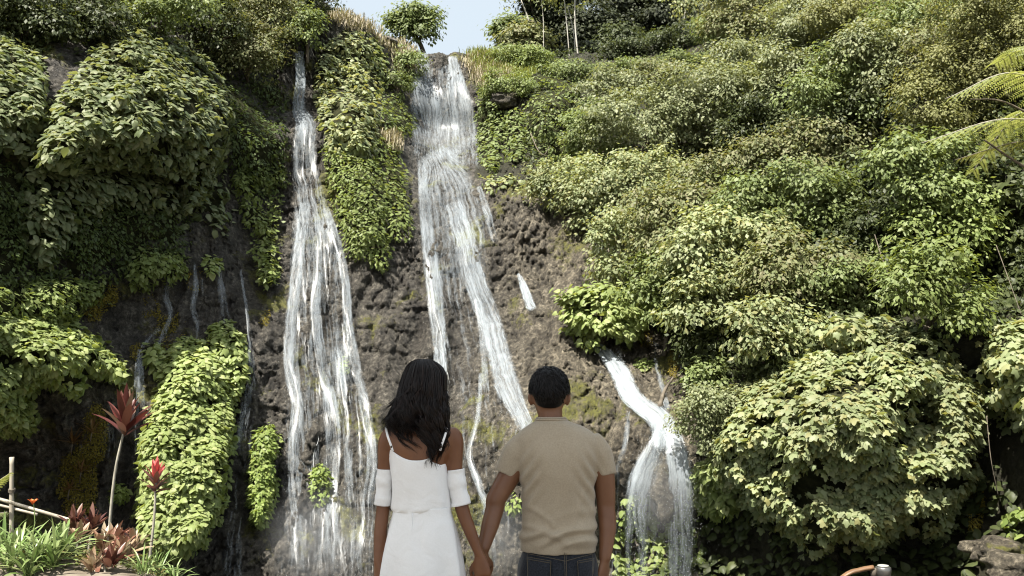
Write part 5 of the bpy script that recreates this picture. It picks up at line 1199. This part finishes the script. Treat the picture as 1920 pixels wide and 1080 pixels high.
def head_forms(mb, c, w, dpt, h, fwd=(0, 1, 0), ear=(1, 1), jaw=.78):
    """skull with jaw, brow, nose, lips and ears; c is the middle of the head"""
    f = np.array(fwd, float); rr = []
    for t, sx, sy, yo in [(-1., .30, .34, .55), (-.88, .50, .52, .40), (-.7, .66, .66, .28), (-.45, jaw, .80, .14), (-.2, .90, .93, .03), (.05, .97, 1., 0), (.3, 1., 1., -.02), (.55, .94, .94, -.03), (.78, .74, .76, -.03), (.93, .45, .48, -.03), (1., .15, .18, -.03)]:
        rr.append(sring(c + np.array([0, 0, h * t]) + f * dpt * yo * .35, w * sx, dpt * sy, 24, 2.1))
    mb.rings(rr)
    y = c[1] + dpt
    limb(mb, [c + np.array([0, dpt * .98, h * .05]), c + np.array([0, dpt * 1.10, -h * .14]), c + np.array([0, dpt * 1.16, -h * .26]), c + np.array([0, dpt * .96, -h * .31])], [.008, .011, .015, .011], 10, 10)
    ball(mb, c + np.array([0, dpt * .99, -h * .52]), (.024, .012, .009)); ball(mb, c + np.array([0, dpt * .93, -h * .82]), (.022, .016, .014))
    for s in (-1, 1): ball(mb, c + np.array([s * w * .42, dpt * .90, h * .17]), (.026, .012, .008))
    for s in (-1, 1):
        e0 = c + np.array([s * w * 1.06, -dpt * .05, -h * .10]); ball(mb, e0, (.012, .018, .031)); ball(mb, e0 + np.array([s * .008, -.010, .008]), (.008, .014, .026))

# ============ the man
YM = 4.52
mx0 = at(1047, 900, YM)[0]
man = empty('person', (mx0, YM, gz(mx0, YM))); tag(man, 'man in a taupe t-shirt and dark jeans holding the woman\'s hand', 'person', 'couple watching the waterfall')
mb = MB()
mb.rings(px_rows([(792,1014,1056,.055,.0),(800,1000,1078,.07,0),(812,985,1100,.085,0),(835,982,1106,.10,0),(880,984,1106,.105,0),(950,992,1106,.088,0),(1000,994,1102,.080,0),(1040,994,1100,.078,0)], YM))
zb = at(1047, 1040, YM)[2]
limb(mb, [at(1033, 810, YM) + [0, .0, 0], at(1032, 785, YM) + [0, .005, 0], at(1031, 760, YM) + [0, .012, 0]], [.064, .056, .055], 18, 8)
hc = at(1030, 744, YM) + np.array([0, .025, 0]); head_forms(mb, hc, .078, .098, .118)
sh_l, sh_r = at(988, 828, YM), at(1106, 828, YM)
el_l = at(929, 948, YM - .02); wr_l = at(905, 1033, YM - .10)
limb(mb, [sh_l, at(960, 884, YM), el_l + np.array([.004, 0, .03]), el_l, at(919, 985, YM - .05), wr_l], [.058, .052, .045, .043, .040, .027], 16, 26)
el_r = at(1136, 950, YM + .02); wr_r = at(1134, 1050, YM - .03)
limb(mb, [sh_r, at(1130, 884, YM + .01), el_r + np.array([0, 0, .03]), el_r, at(1139, 990, YM), wr_r], [.058, .051, .044, .042, .040, .027], 16, 26)
hand(mb, wr_l, at(903, 1085, YM - .11) - wr_l, (.5, -.85, 0), -1, 1.0, curl=.62)
hand(mb, wr_r, at(1128, 1100, YM - .02) - wr_r, (.75, -.6, .1), -1, 1.02, curl=.55)
cz = zb; hipx = .088
for s in (-1, 1):
    x = at(1047, 1040, YM)[0] + s * hipx
    limb(mb, [(x, YM, cz), (x + s * .01, YM, cz * .62), (x + s * .012, YM + .01, cz * .5), (x + s * .015, YM - .01, cz * .3), (x + s * .02, YM - .01, .07)], [.074, .068, .054, .050, .036], 14, 20)
    limb(mb, [(x + s * .02, YM - .05, .045), (x + s * .025, YM + .05, .04), (x + s * .03, YM + .17, .03)], [.036, .04, .026], 12, 8)
grow_skin(mb, 'body', M_skin_m, man)
for s in (-1, 1):
    e_ = MB(); ball(e_, hc + np.array([s * .031, .090, .008]), .0115); link('eye', e_.mesh('eye'), M_eye, man)
# short hair: a cap and cropped locks
def short_hair():
    mb = MB(); ph = np.linspace(-.38, 1.5, 16); rr = []
    for p in ph:
        c = hc + np.array([0, -.010, .02 + .112 * math.sin(p)]); k = math.cos(p) ** .82
        tp = 1 - .16 * np.clip(-p / .30, 0, 1) ** 1.3 - .03 * np.clip(.5 - p, 0, .5); rr.append(sring(c, .0865 * k * tp + .001, .108 * k * tp + .001, 32, 2.1))
    rr = [rr[0] * .97 + rr[0].mean(0) * .03] + rr
    R_ = np.array(rr)
    # neat hairline: lower at the nape, lifted round the ears and off the brow
    ang = np.linspace(0, 2 * math.pi, 32, endpoint=False)
    for q in range(6):
        f = (1 - q / 6) ** 1.5
        R_[q, :, 2] += f * (.050 * np.clip(np.sin(ang), 0, 1) ** .6 + .020 * np.exp(-((np.abs(np.cos(ang)) - 1) / .08) ** 2) - .030 * np.clip(-np.sin(ang), 0, 1) ** 1.2)
        R_[q, :, 1] += f * .012 * np.clip(-np.sin(ang), 0, 1)
    mb.rings(R_)
    V = np.concatenate(mb.v); 
    r_ = np.random.default_rng(5)
    for _ in range(2600):
        u = unit(r_.normal(0, 1, 3)); 
        if u[2] < -.15 and u[1] > -.3: continue
        if u[2] < -.40: continue
        if abs(u[0]) > .80 and u[2] < .02: continue
        if u[1] > .55 and u[2] < .35: continue
        p0 = hc + np.array([0, -.010, .02]) + u * np.array([.0855, .107, .111]) * (1 - .16 * np.clip(-u[2] / .30, 0, 1))
        sw = np.array([-u[1] * .3, u[0] * .3 - .1 * (u[2] > .3), -.8 - .4 * (1 - u[2])]) + r_.normal(0, .35, 3); tg = unit(sw - u * (sw @ u)); L = r_.uniform(.018, .038) * (1.15 if u[2] > .2 else .7)
        pts = np.array([p0 - u * .006, p0 + tg * L * .5 + u * .0055, p0 + tg * L + u * r_.uniform(.000, .006)]); mb.tube(pts, [.0030, .0026, .0005], 4, False)
    return mb
_sh = short_hair(); link('hair', _sh.mesh('hair', attrs={'rnd': np.concatenate([np.full(len(v), .2 if q == 0 else random.random()) for q, v in enumerate(_sh.v)])}), M_hair_m, man)
# t-shirt: torso and sleeves welded, then folded
def shirt_fold(V, N):
    P = V.astype(float);  zt = at(1040, 787, YM)[2]; zh = at(1040, 1032, YM)[2]; u = (zt - P[:, 2]) / (zt - zh)     # 0 collar, 1 hem
    x = P[:, 0] - mx0; bk = np.clip(-(P[:, 1] - YM) / .08, -1, 1)
    low = np.exp(-((u - .84) / .13) ** 2)
    d = .011 * low * np.sin((u + .10 * x * 3 + .035 * np.sin(x * 17 + 1)) * 52 + 2.2 * np.sin(x * 9)) * np.clip(.55 + .6 * vnoise(np.stack([x * 7, u * 9, u * 0], 1), 3), 0, 1.4)
    d += .008 * fbm(np.stack([x * 8, P[:, 1] * 6, P[:, 2] * 5], 1), 3, 4) * (.4 + .6 * u)
    diag = np.exp(-((np.abs(x) - .13) / .05) ** 2) * np.exp(-((u - .45) / .2) ** 2); d += .007 * diag * np.sin((P[:, 2] * 2.0 + np.abs(x) * 2.6) * 42)
    for (xa, ua, xb, ub, am, wd) in [(-.15, .80, .02, .90, .012, .016), (-.02, .86, .14, .83, .011, .015), (-.16, .90, -.03, .86, .011, .012), (.02, .93, .15, .90, .009, .012), (-.13, .66, -.02, .80, .008, .014), (.12, .50, .06, .80, .007, .014), (-.10, .42, -.13, .66, .007, .013)]:
        ax_, au_ = xb - xa, (ub - ua); L2 = ax_ ** 2 + (au_ * .6) ** 2; tt = np.clip(((x - xa) * ax_ + (u - ua) * .36 * au_) / L2, -.15, 1.15)
        dist = np.hypot(x - xa - tt * ax_, (u - ua - tt * au_ + .02 * np.sin(tt * 3.1)) * .6); d += am * np.clip(bk, 0, 1) * np.exp(-(dist / wd) ** 2) * np.sin(np.clip(tt * .77 + .115, 0, 1) * math.pi) ** .6
    d -= .004 * np.exp(-(x / .02) ** 2) * np.exp(-((u - .45) / .3) ** 2) * np.clip(bk, 0, 1)
    d += .010 * np.exp(-((np.abs(x) - .075) / .045) ** 2) * np.exp(-((u - .28) / .13) ** 2) * np.clip(bk, 0, 1)
    return P + N * d[:, None]
mb = MB()
mb.rings(px_rows([(786,1006,1061,.058,.002),(792,997,1074,.070,.0),(800,984,1094,.082,0),(810,973,1110,.095,0),(825,966,1120,.108,0),(850,968,1120,.122,-.004),(890,974,1117,.126,-.004),(930,977,1116,.118,0),(975,977,1119,.112,.0),(1005,973,1121,.116,-.004),(1028,974,1121,.114,0),(1035,976,1119,.112,0)], YM, k=40, n=40))
limb(mb, [at(990, 824, YM), at(968, 850, YM), at(953, 882, YM), at(949, 891, YM)], [.052, .061, .060, .059], 22, 16)
limb(mb, [at(1104, 824, YM), at(1122, 850, YM + .005), at(1132, 882, YM + .01), at(1134, 892, YM + .01)], [.052, .059, .058, .056], 22, 16)
sh = grow_skin(mb, 't_shirt', M_shirt, man, voxel=.006, smooth=12, extra=shirt_fold)
def ribbon_ring(name, rings, r, mat, parent, shift=0):
    mb = MB()
    for Rg in rings: mb.tube(np.vstack([Rg, Rg[:1]]), r, 5, False)
    return link(name, mb.mesh(name), mat, parent)
ribbon_ring('collar', [px_rows([(786.5,1004,1063,.060,.002)], YM, k=40)[0] + np.array([0, 0, .004]) * 0, px_rows([(783.5,1007,1060,.058,.004)], YM, k=40)[0]], .0048, M_shirt, sh)
def tilt_ring(c, ax, r, k=36):
    ax = unit(np.asarray(ax, float)); a = unit(np.cross(ax, [0, 1, 0.])); b = np.cross(ax, a); th = np.linspace(0, 2 * math.pi, k, endpoint=False); return c + r * (np.cos(th)[:, None] * a + np.sin(th)[:, None] * b)
# jeans
mb = MB()
jr = [(1012,985,1110,.094,0),(1035,979,1116,.104,0),(1060,971,1122,.122,-.004),(1085,970,1123,.124,-.006),(1110,972,1122,.115,0)]
mb.rings(px_rows(jr, YM, k=36, n=14))
zj = at(1047, 1100, YM)[2]
for s in (-1, 1):
    x = at(1047, 1100, YM)[0] + s * .088
    limb(mb, [(x - s * .004, YM - .003, zj + .03), (x, YM, zj - .08), (x + s * .01, YM, zj * .62), (x + s * .012, YM + .008, zj * .48), (x + s * .016, YM - .01, zj * .28), (x + s * .02, YM - .01, .05)], [.092, .094, .080, .068, .066, .062], 20, 26)
def jean_fold(V, N):
    P = V.astype(float); return P + N * (.003 * fbm(P * np.array([14, 14, 9]), 3, 9))[:, None]
jeans = grow_skin(mb, 'jeans', M_denim, man, voxel=.007, smooth=4, extra=jean_fold)
def back_at(px, py, off=.004):
    """a point on the back of the jeans"""
    A = np.array(jr, float); row = [np.interp(py, A[:, 0], A[:, k]) for k in range(1, 5)]; c = (row[0] + row[1]) / 2; t = (px - c) / ((row[1] - row[0]) / 2)
    dp = row[2] * (1 - abs(t) ** 2.3) ** (1 / 2.3); return at(px, py, YM - dp + row[3] - off)
def stitch(name, pts, parent, r=.0012, off=.005):
    q = np.array([back_at(a, b, off) for a, b in smooth_path(pts, 16)]); m = MB(); m.tube(q, r, 5); return link(name, m.mesh(name), M_stitch, parent)
def pocket(a, b, c, d, e):
    g = []; n = 8
    for u in np.linspace(0, 1, n):
        for v in np.linspace(0, 1, n):
            p = (np.array(a) * (1 - u) + np.array(b) * u) * (1 - v) + (np.array(d) * (1 - u) + np.array(c) * u) * v; g.append(back_at(p[0], p[1], .0065))
    Q = [(i * n + j, i * n + j + 1, (i + 1) * n + j + 1, (i + 1) * n + j) for i in range(n - 1) for j in range(n - 1)]
    o = link('back_pocket', mesh_np('back_pocket', np.array(g), [Q]), M_denim, man); sl = o.modifiers.new('s', 'SOLIDIFY'); sl.thickness = .004; sl.offset = 0
    stitch('pocket_stitching', [a, b], o, off=.010); stitch('pocket_stitching', [(a[0], a[1] + 4), (b[0], b[1] + 4)], o, off=.010); stitch('pocket_stitching', [a, d], o, off=.010); stitch('pocket_stitching', [b, c], o, off=.010)
pocket((988,1044), (1033,1052), (1031,1100), (990,1096), 0); pocket((1083,1052), (1114,1046), (1112,1098), (1085,1101), 0)
stitch('centre_seam', [(1058,1030), (1059,1060), (1060,1105)], man); stitch('centre_seam', [(1061,1030), (1062,1060), (1063,1105)], man)
stitch('yoke_seam', [(978,1036), (1020,1044), (1059,1052)], man); stitch('yoke_seam', [(1060,1052), (1090,1044), (1118,1037)], man)
for s in (-1, 1):
    x = at(1047, 1100, YM)[0] + s * .115; m = MB(); m.rings([sring((x, YM + .04, z), .048 - .01 * (z > .05), .135 - .02 * (z > .05) , 24, 2.4) + np.array([0, .0, 0]) for z in (.0, .02, .05, .075)]); link('shoe', m.mesh('shoe'), M_shoe, man)

# ============ the woman
YW = 4.34
wx0 = at(788, 900, YW)[0]
wom = empty('person', (wx0, YW, gz(wx0, YW))); tag(wom, 'woman with long dark wavy hair in a white cold-shoulder dress', 'person', 'couple watching the waterfall')
mb = MB()
WB = [(788,770,812,.05,.01),(795,748,836,.06,.005),(804,730,852,.072,0),(816,726,856,.08,0),(840,730,850,.086,0),(870,738,838,.088,0),(910,743,835,.085,0),(955,745,835,.082,0),(1000,733,850,.095,0),(1050,720,862,.105,-.01),(1100,718,866,.11,-.01)]
mb.rings(px_rows(WB, YW, n=26))
wc = at(792, 735, YW) + np.array([0, .03, 0]); head_forms(mb, wc, .072, .092, .112)
limb(mb, [at(790, 806, YW), at(790, 785, YW) + [0, .008, 0], at(791, 760, YW) + [0, .02, 0]], [.056, .046, .046], 18, 8)
wsl, wsr = at(729, 812, YW), at(851, 810, YW)
limb(mb, [wsl + np.array([.02, 0, 0]), at(725, 826, YW), at(722, 880, YW + .01), at(719, 945, YW + .02), at(713, 1000, YW), at(709, 1058, YW - .03)], [.036, .037, .033, .030, .028, .020], 16, 26)
wwr = at(899, 1040, YW - .02)
limb(mb, [wsr - np.array([.02, 0, 0]), at(853, 826, YW), at(853, 880, YW), at(865, 948, YW), at(880, 992, YW - .01), wwr], [.036, .038, .034, .031, .028, .0205], 16, 26)
hand(mb, at(709, 1058, YW - .03), at(712, 1110, YW - .03) - at(709, 1058, YW - .03), (-.8, -.55, 0), 1, .92, curl=.4)
hand(mb, wwr, at(906, 1085, YW - .03) - wwr, (-.25, -.95, 0), 1, .95, curl=.75)
zl = at(790, 1100, YW)[2]
for s in (-1, 1):
    x = at(790, 1100, YW)[0] + s * .085
    limb(mb, [(x, YW - .005, zl + .02), (x, YW, zl * .62), (x - s * .01, YW + .01, zl * .52), (x - s * .012, YW - .015, zl * .32), (x - s * .01, YW - .01, .06)], [.085, .066, .05, .05, .032], 14, 20)
    limb(mb, [(x - s * .01, YW - .04, .036), (x, YW + .04, .034), (x + s * .01, YW + .15, .024)], [.03, .033, .02], 12, 8)
def shoulder_blades(V, N):
    P = V.astype(float); z0 = at(790, 838, YW)[2]; x = P[:, 0] - wx0; bk = np.clip(-(P[:, 1] - YW) / .05, 0, 1)
    d = .009 * np.exp(-((np.abs(x) - .07) / .035) ** 2 - ((P[:, 2] - z0) / .05) ** 2) * bk - .006 * np.exp(-(x / .016) ** 2) * bk * np.exp(-((P[:, 2] - z0) / .13) ** 2)
    return P + N * d[:, None]
grow_skin(mb, 'body', M_skin_w, wom, extra=shoulder_blades)
for s in (-1, 1):
    e_ = MB(); ball(e_, wc + np.array([s * .029, .085, .008]), .0112); link('eye', e_.mesh('eye'), M_eye, wom)

def garment(name, rows, k, n, mat, parent, top=None, fold=None, grow=0.0, thick=.0022, e=2.3, sm=2):
    Rg = np.array(px_rows(rows, YW, k=k, n=n, grow=grow, e=e)); th = np.linspace(0, 2 * math.pi, k, endpoint=False); t = np.linspace(0, 1, n)
    if top is not None: Rg = top(Rg, th, t)
    if fold is not None:
        c = Rg.mean(1, keepdims=True); rad = Rg - c; rl = np.linalg.norm(rad[:, :, :2], axis=2); d = fold(th[None] + 0 * t[:, None], t[:, None] + 0 * th[None], Rg); Rg[:, :, :2] += rad[:, :, :2] / np.maximum(rl, 1e-4)[:, :, None] * d[:, :, None]
    m = MB(); m.rings(Rg, cap=False); o = link(name, m.mesh(name), mat, parent)
    sl = o.modifiers.new('solid', 'SOLIDIFY'); sl.thickness = thick; sl.offset = 1; return o
def neckline(Rg, th, t):
    # the upper edge dips at the middle of the back (angle 270 deg) and rises towards the straps
    z = Rg[:, :, 2].copy(); z0, z1 = z[0, 0], z[-1, 0]
    dip = .052 * np.exp(-((np.angle(np.exp(1j * (th + math.pi / 2)))) / .85) ** 2) + .05 * np.exp(-((np.angle(np.exp(1j * (th - math.pi / 2)))) / .9) ** 2) + .05 * (np.abs(np.cos(th)) > .93) * (np.abs(np.cos(th)) - .93) / .07
    f = np.clip(1 - t / .5, 0, 1)[:, None] ** 1.0
    Rg[:, :, 2] = z - dip[None] * f; return Rg
def bod_fold(th, t, Rg):
    P = Rg.reshape(-1, 3); n = fbm(np.stack([P[:, 0] * 10, P[:, 1] * 10, P[:, 2] * 4], 1), 3, 71).reshape(th.shape)
    k_ = 1 - np.clip((t - .8) / .2, 0, 1) ** 2
    return k_ * .007 * n * (t > .1) + k_ * .008 * np.clip(t - .35, 0, 1) * np.sin(th * 7 + 5 * t + 2 * np.sin(th * 3)) + .001 * np.clip((t - .75) / .25, 0, 1) ** 2
bod = garment('bodice', [(838,731,838,.090,0),(850,732,838,.092,0),(870,734,839,.093,0),(900,737,840,.091,0),(930,738,842,.089,0),(950,737,844,.090,0),(958,738,843,.088,0)], 72, 40, M_dress, wom, top=neckline, fold=bod_fold, grow=.002)
def sk_fold(th, t, Rg):
    P = Rg.reshape(-1, 3); n = fbm(np.stack([P[:, 0] * 8, P[:, 1] * 8, P[:, 2] * 1.6], 1), 3, 72).reshape(th.shape)
    return .006 * n + (.002 + .016 * t) * np.sin(th * 7 + 1.5 * np.sin(th * 2)) * np.clip(t * 1.6, 0, 1) - .004 * np.exp(-(np.angle(np.exp(1j * (th + math.pi / 2))) / .05) ** 2)
sk = garment('skirt', [(950,739,842,.086,0),(965,736,846,.090,0),(1000,727,856,.104,-.004),(1040,720,863,.114,-.01),(1080,715,867,.121,-.012),(1160,707,874,.132,-.01),(1290,690,890,.15,0)], 96, 60, M_dress, wom, fold=sk_fold, grow=.003)
m = MB(); sp = []
for py in np.linspace(962, 1180, 30):
    A = np.array([(950,739,842,.086),(965,736,846,.090),(1000,727,856,.104),(1040,717,866,.116),(1080,711,871,.124),(1180,700,880,.137)], float)
    dpt = np.interp(py, A[:, 0], A[:, 3]); sp.append(at(773 - (py - 962) * .02, py, YW - dpt - .004))
m.tube(np.array(sp), .0022, 5); link('back_seam', m.mesh('back_seam'), M_dress, sk)
def tube_cloth(name, pts, rad, mat, parent, k=30, n=24):
    P = smooth_path(pts, n); r = np.interp(np.linspace(0, len(rad) - 1, n), np.arange(len(rad)), rad); m = MB(); m.tube(P, r, k, False); me = m.mesh(name)
    V = np.empty(len(me.vertices) * 3, np.float32); me.vertices.foreach_get('co', V); V = V.reshape(-1, 3).astype(float); N = V - np.repeat(P, k, 0); N = unit(N)
    V += N * (.0045 * fbm(np.stack([V[:, 0] * 12 + V[:, 2] * 8, V[:, 1] * 12, V[:, 2] * 26], 1), 3, 73))[:, None]; me.vertices.foreach_set('co', V.astype(np.float32).ravel()); me.update()
    o = link(name, me, mat, parent); sl = o.modifiers.new('solid', 'SOLIDIFY'); sl.thickness = .003; sl.offset = 1; return o
tube_cloth('sleeve', [at(722, 879, YW + .01), at(721, 900, YW + .012), at(720, 925, YW + .016), at(718.5, 946, YW + .02)], [.034, .0350, .0350, .0355], M_dress, wom)
tube_cloth('sleeve', [at(853, 880, YW), at(855.5, 900, YW), at(860, 925, YW), at(864.5, 947, YW)], [.0350, .0362, .0370, .0375], M_dress, wom)
def strap(pts, name='strap'):
    P = smooth_path(pts, 18); m = MB(); T = unit(np.gradient(P, axis=0)); s = np.array([1., 0, 0]); rr = []
    for k in range(len(P)): a = unit(np.cross(T[k], np.cross(s, T[k]) + 1e-6)); a = unit(s - T[k] * (T[k] @ s)); b = np.cross(T[k], a); rr.append(sring(P[k], .0048, .0016, 10, 3, a, b))
    m.rings(rr); o = link(name, m.mesh(name), M_dress, wom); q = MB(); ball(q, P[15] - np.array([0, .003, 0]), (.0042, .002, .0052)); link('strap_slider', q.mesh('strap_slider'), M_shoe, o)
strap([at(729, 800, YW + .055), at(725, 796, YW + .02), at(723.5, 801, YW - .045), at(727, 818, YW - .083), at(732, 832, YW - .092), at(736.5, 846, YW - .094)])
strap([at(838, 798, YW + .055), at(840, 794, YW + .02), at(839, 800, YW - .045), at(834, 818, YW - .084), at(829, 832, YW - .092), at(825, 845, YW - .094)])
# long wavy hair: a body of hair and many locks over it
HB = [(673,783,803,.03,.03),(678,773,813,.06,.03),(688,765,825,.085,.028),(702,759,832,.104,.024),(722,753,833,.112,.018),(745,746,834,.108,.006),(765,740,835,.100,-.008),(785,733,836,.088,-.022),(800,728,836,.07,-.034),(815,740,838,.05,-.046),(835,764,833,.034,-.060),(855,782,826,.02,-.070)]
HA = np.array(HB, float)
def hair_pt(th, py, out=0.0):
    l_, r_, d, yo = [np.interp(py, HA[:, 0], HA[:, k]) for k in range(1, 5)]; a = at(l_, py, YW); b = at(r_, py, YW); c = (a + b) / 2
    e = 2 / 2.3; cx = math.copysign(abs(math.cos(th)) ** e, math.cos(th)); sy = math.copysign(abs(math.sin(th)) ** e, math.sin(th))
    return np.array([c[0] + ((b[0] - a[0]) / 2 + out) * cx, c[1] + yo + (d + out) * sy, c[2]])
mb = MB(); core = px_rows([(r[0], r[1] + 6, r[2] - 6, r[3] * .88, r[4] + .002) for r in HB[:9]], YW, k=36, n=30)
mb.rings(core)
r_ = np.random.default_rng(21)
for lock in range(120):                                       # locks: strands that gather into a curl towards the tip
    th0 = -math.pi / 2 + r_.uniform(-1.8, 1.8); side = math.cos(th0); deep = lock % 3 == 0
    end0 = 800 + 50 * np.clip((side + .15) * 1.9, 0, 1) * (1 - .6 * np.clip(side - .5, 0, 1)) + r_.normal(0, 16)
    if deep: end0 = r_.uniform(735, 800)
    end0 = min(end0, 868); ph0, fq0, am0 = r_.uniform(0, 6.3), r_.uniform(.085, .14), r_.uniform(.08, .20); o0 = r_.uniform(-.004, .008); kink = r_.normal(0, .016)
    for q in range(15):
        stray = q == 14 and lock % 2 == 0
        th = th0 + r_.normal(0, .13); end = end0 + r_.normal(0, 5); py = np.linspace(673 + r_.uniform(0, 12), end, 20); t = (py - py[0]) / (py[-1] - py[0])
        ph = ph0 + r_.normal(0, .35); am = am0 * r_.uniform(.7, 1.3) * (2 if stray else 1); oo = o0 + r_.normal(0, .0025); pts = []
        for k in range(20):
            w = np.clip((py[k] - 705) / 75, 0, 1); g = 1 - .72 * w * t[k]
            tt = th0 + (th - th0) * g + am * w * math.sin(fq0 * py[k] + ph)
            pts.append(hair_pt(tt, py[k], oo * g + (.006 + .009 * w) * w * math.cos(fq0 * py[k] + ph + .8) - .002))
        pts = np.array(pts); e_ = np.clip((t - .72) / .28, 0, 1)[:, None] ** 1.5
        pts += e_ * np.array([kink + r_.normal(0, .004) + (-.010 if side < -.55 else 0), r_.normal(-.004, .004), 0]) * (2.0 if stray else 1)
        rad = r_.uniform(.0014, .0030) * (.5 if stray else 1) * np.concatenate([np.linspace(.5, 1, 5), np.ones(9), np.linspace(1, .12, 6)])
        mb.tube(pts, rad, 4, False)
_cnt = [len(v) for v in mb.v]; link('hair', mb.mesh('hair', attrs={'rnd': np.concatenate([np.full(c, .3 if q == 0 else r_.random()) for q, c in enumerate(_cnt)])}), M_hair_w, wom)

# ---------------------------------------------------------------- unseen tree behind the camera, placed so its crown shades the couple
tp_ = np.array([-2.3, -4.6, 0.0])
SC = np.array([mx0 - .45, YM, 1.2]) + np.array(sun_dir) * 8.0
rt = empty('shade_tree', tp_); tag(rt, 'unseen broad leafy tree behind the photographer, placed to shade the couple', 'tree')
P, T, N, cc = crown_points(SC, np.array([2.7, 2.6, 1.1]), 420, 46, .30, 404)
P2, T2, N2, c2 = crown_points(SC, np.array([1.9, 1.9, .6]), 260, 46, .34, 405); P = np.concatenate([P, P2]); T = np.concatenate([T, T2]); N = np.concatenate([N, N2])
link('crown', leaf_mesh('crown', SMALL, P, T, N, .22 * rng.uniform(.6, 1.2, len(P))), ML['green'], rt, kind='stuff')
m = MB(); m.tube(smooth_path([tp_ - np.array([0, 0, .3]), tp_ + np.array([.1, .3, 2.6]), SC - np.array([0, 0, .9])], 14), np.linspace(.22, .11, 14), 10); link('trunk', m.mesh('trunk'), M_bark, rt)
for q in range(0, 60, 6):
    m = MB(); a = SC - np.array([0, 0, 1.1]); m.tube(smooth_path([a, (a + cc[q]) / 2 + np.array([0, 0, .25]), cc[q]], 7), np.linspace(.08, .02, 7), 6); link('limb', m.mesh('limb'), M_bark, rt)

# ---------------------------------------------------------------- soft spray hanging where the falls land
def mist(label, c, r, dens, seed):
    import bmesh
    m = bpy.data.materials.new('spray_mist'); m.use_nodes = True; n = m.node_tree.nodes; l = m.node_tree.links
    for x in list(n):
        if x.type != 'OUTPUT_MATERIAL': n.remove(x)
    out = [x for x in n if x.type == 'OUTPUT_MATERIAL'][0]; pv = n.new('ShaderNodeVolumePrincipled'); pv.inputs['Color'].default_value = (.92, .95, .97, 1); pv.inputs['Anisotropy'].default_value = .2
    tc = n.new('ShaderNodeTexCoord'); ln = n.new('ShaderNodeVectorMath'); ln.operation = 'LENGTH'; l.new(tc.outputs['Object'], ln.inputs[0])
    mr = n.new('ShaderNodeMapRange'); mr.interpolation_type = 'SMOOTHSTEP'; mr.inputs[1].default_value = .98; mr.inputs[2].default_value = .2; mr.inputs[3].default_value = 0; mr.inputs[4].default_value = dens; l.new(ln.outputs['Value'], mr.inputs[0])
    l.new(mr.outputs[0], pv.inputs['Density']); l.new(pv.outputs[0], out.inputs['Volume'])
    bm = bmesh.new(); bmesh.ops.create_icosphere(bm, subdivisions=3, radius=1.0); me = bpy.data.meshes.new('mist'); bm.to_mesh(me); bm.free()
    o = link('mist', me, m, None, kind='stuff'); o.location = c; o.scale = r; tag(o, label, 'mist')
mist('pale spray at the foot of the left waterfall', at(600, 1010, 18.6), (1.3, .7, 1.2), .34, 1)
mist('spray cloud where the right-hand cascade breaks up', at(1238, 930, 17.5), (.75, .5, .95), .42, 2)
mist('spray on the ledge under the upper fall', at(836, 268, 29.6), (1.0, .7, .9), .40, 3)
mist('faint spray between the couple', at(940, 1010, 18.4), (.8, .6, 1.0), .3, 4)
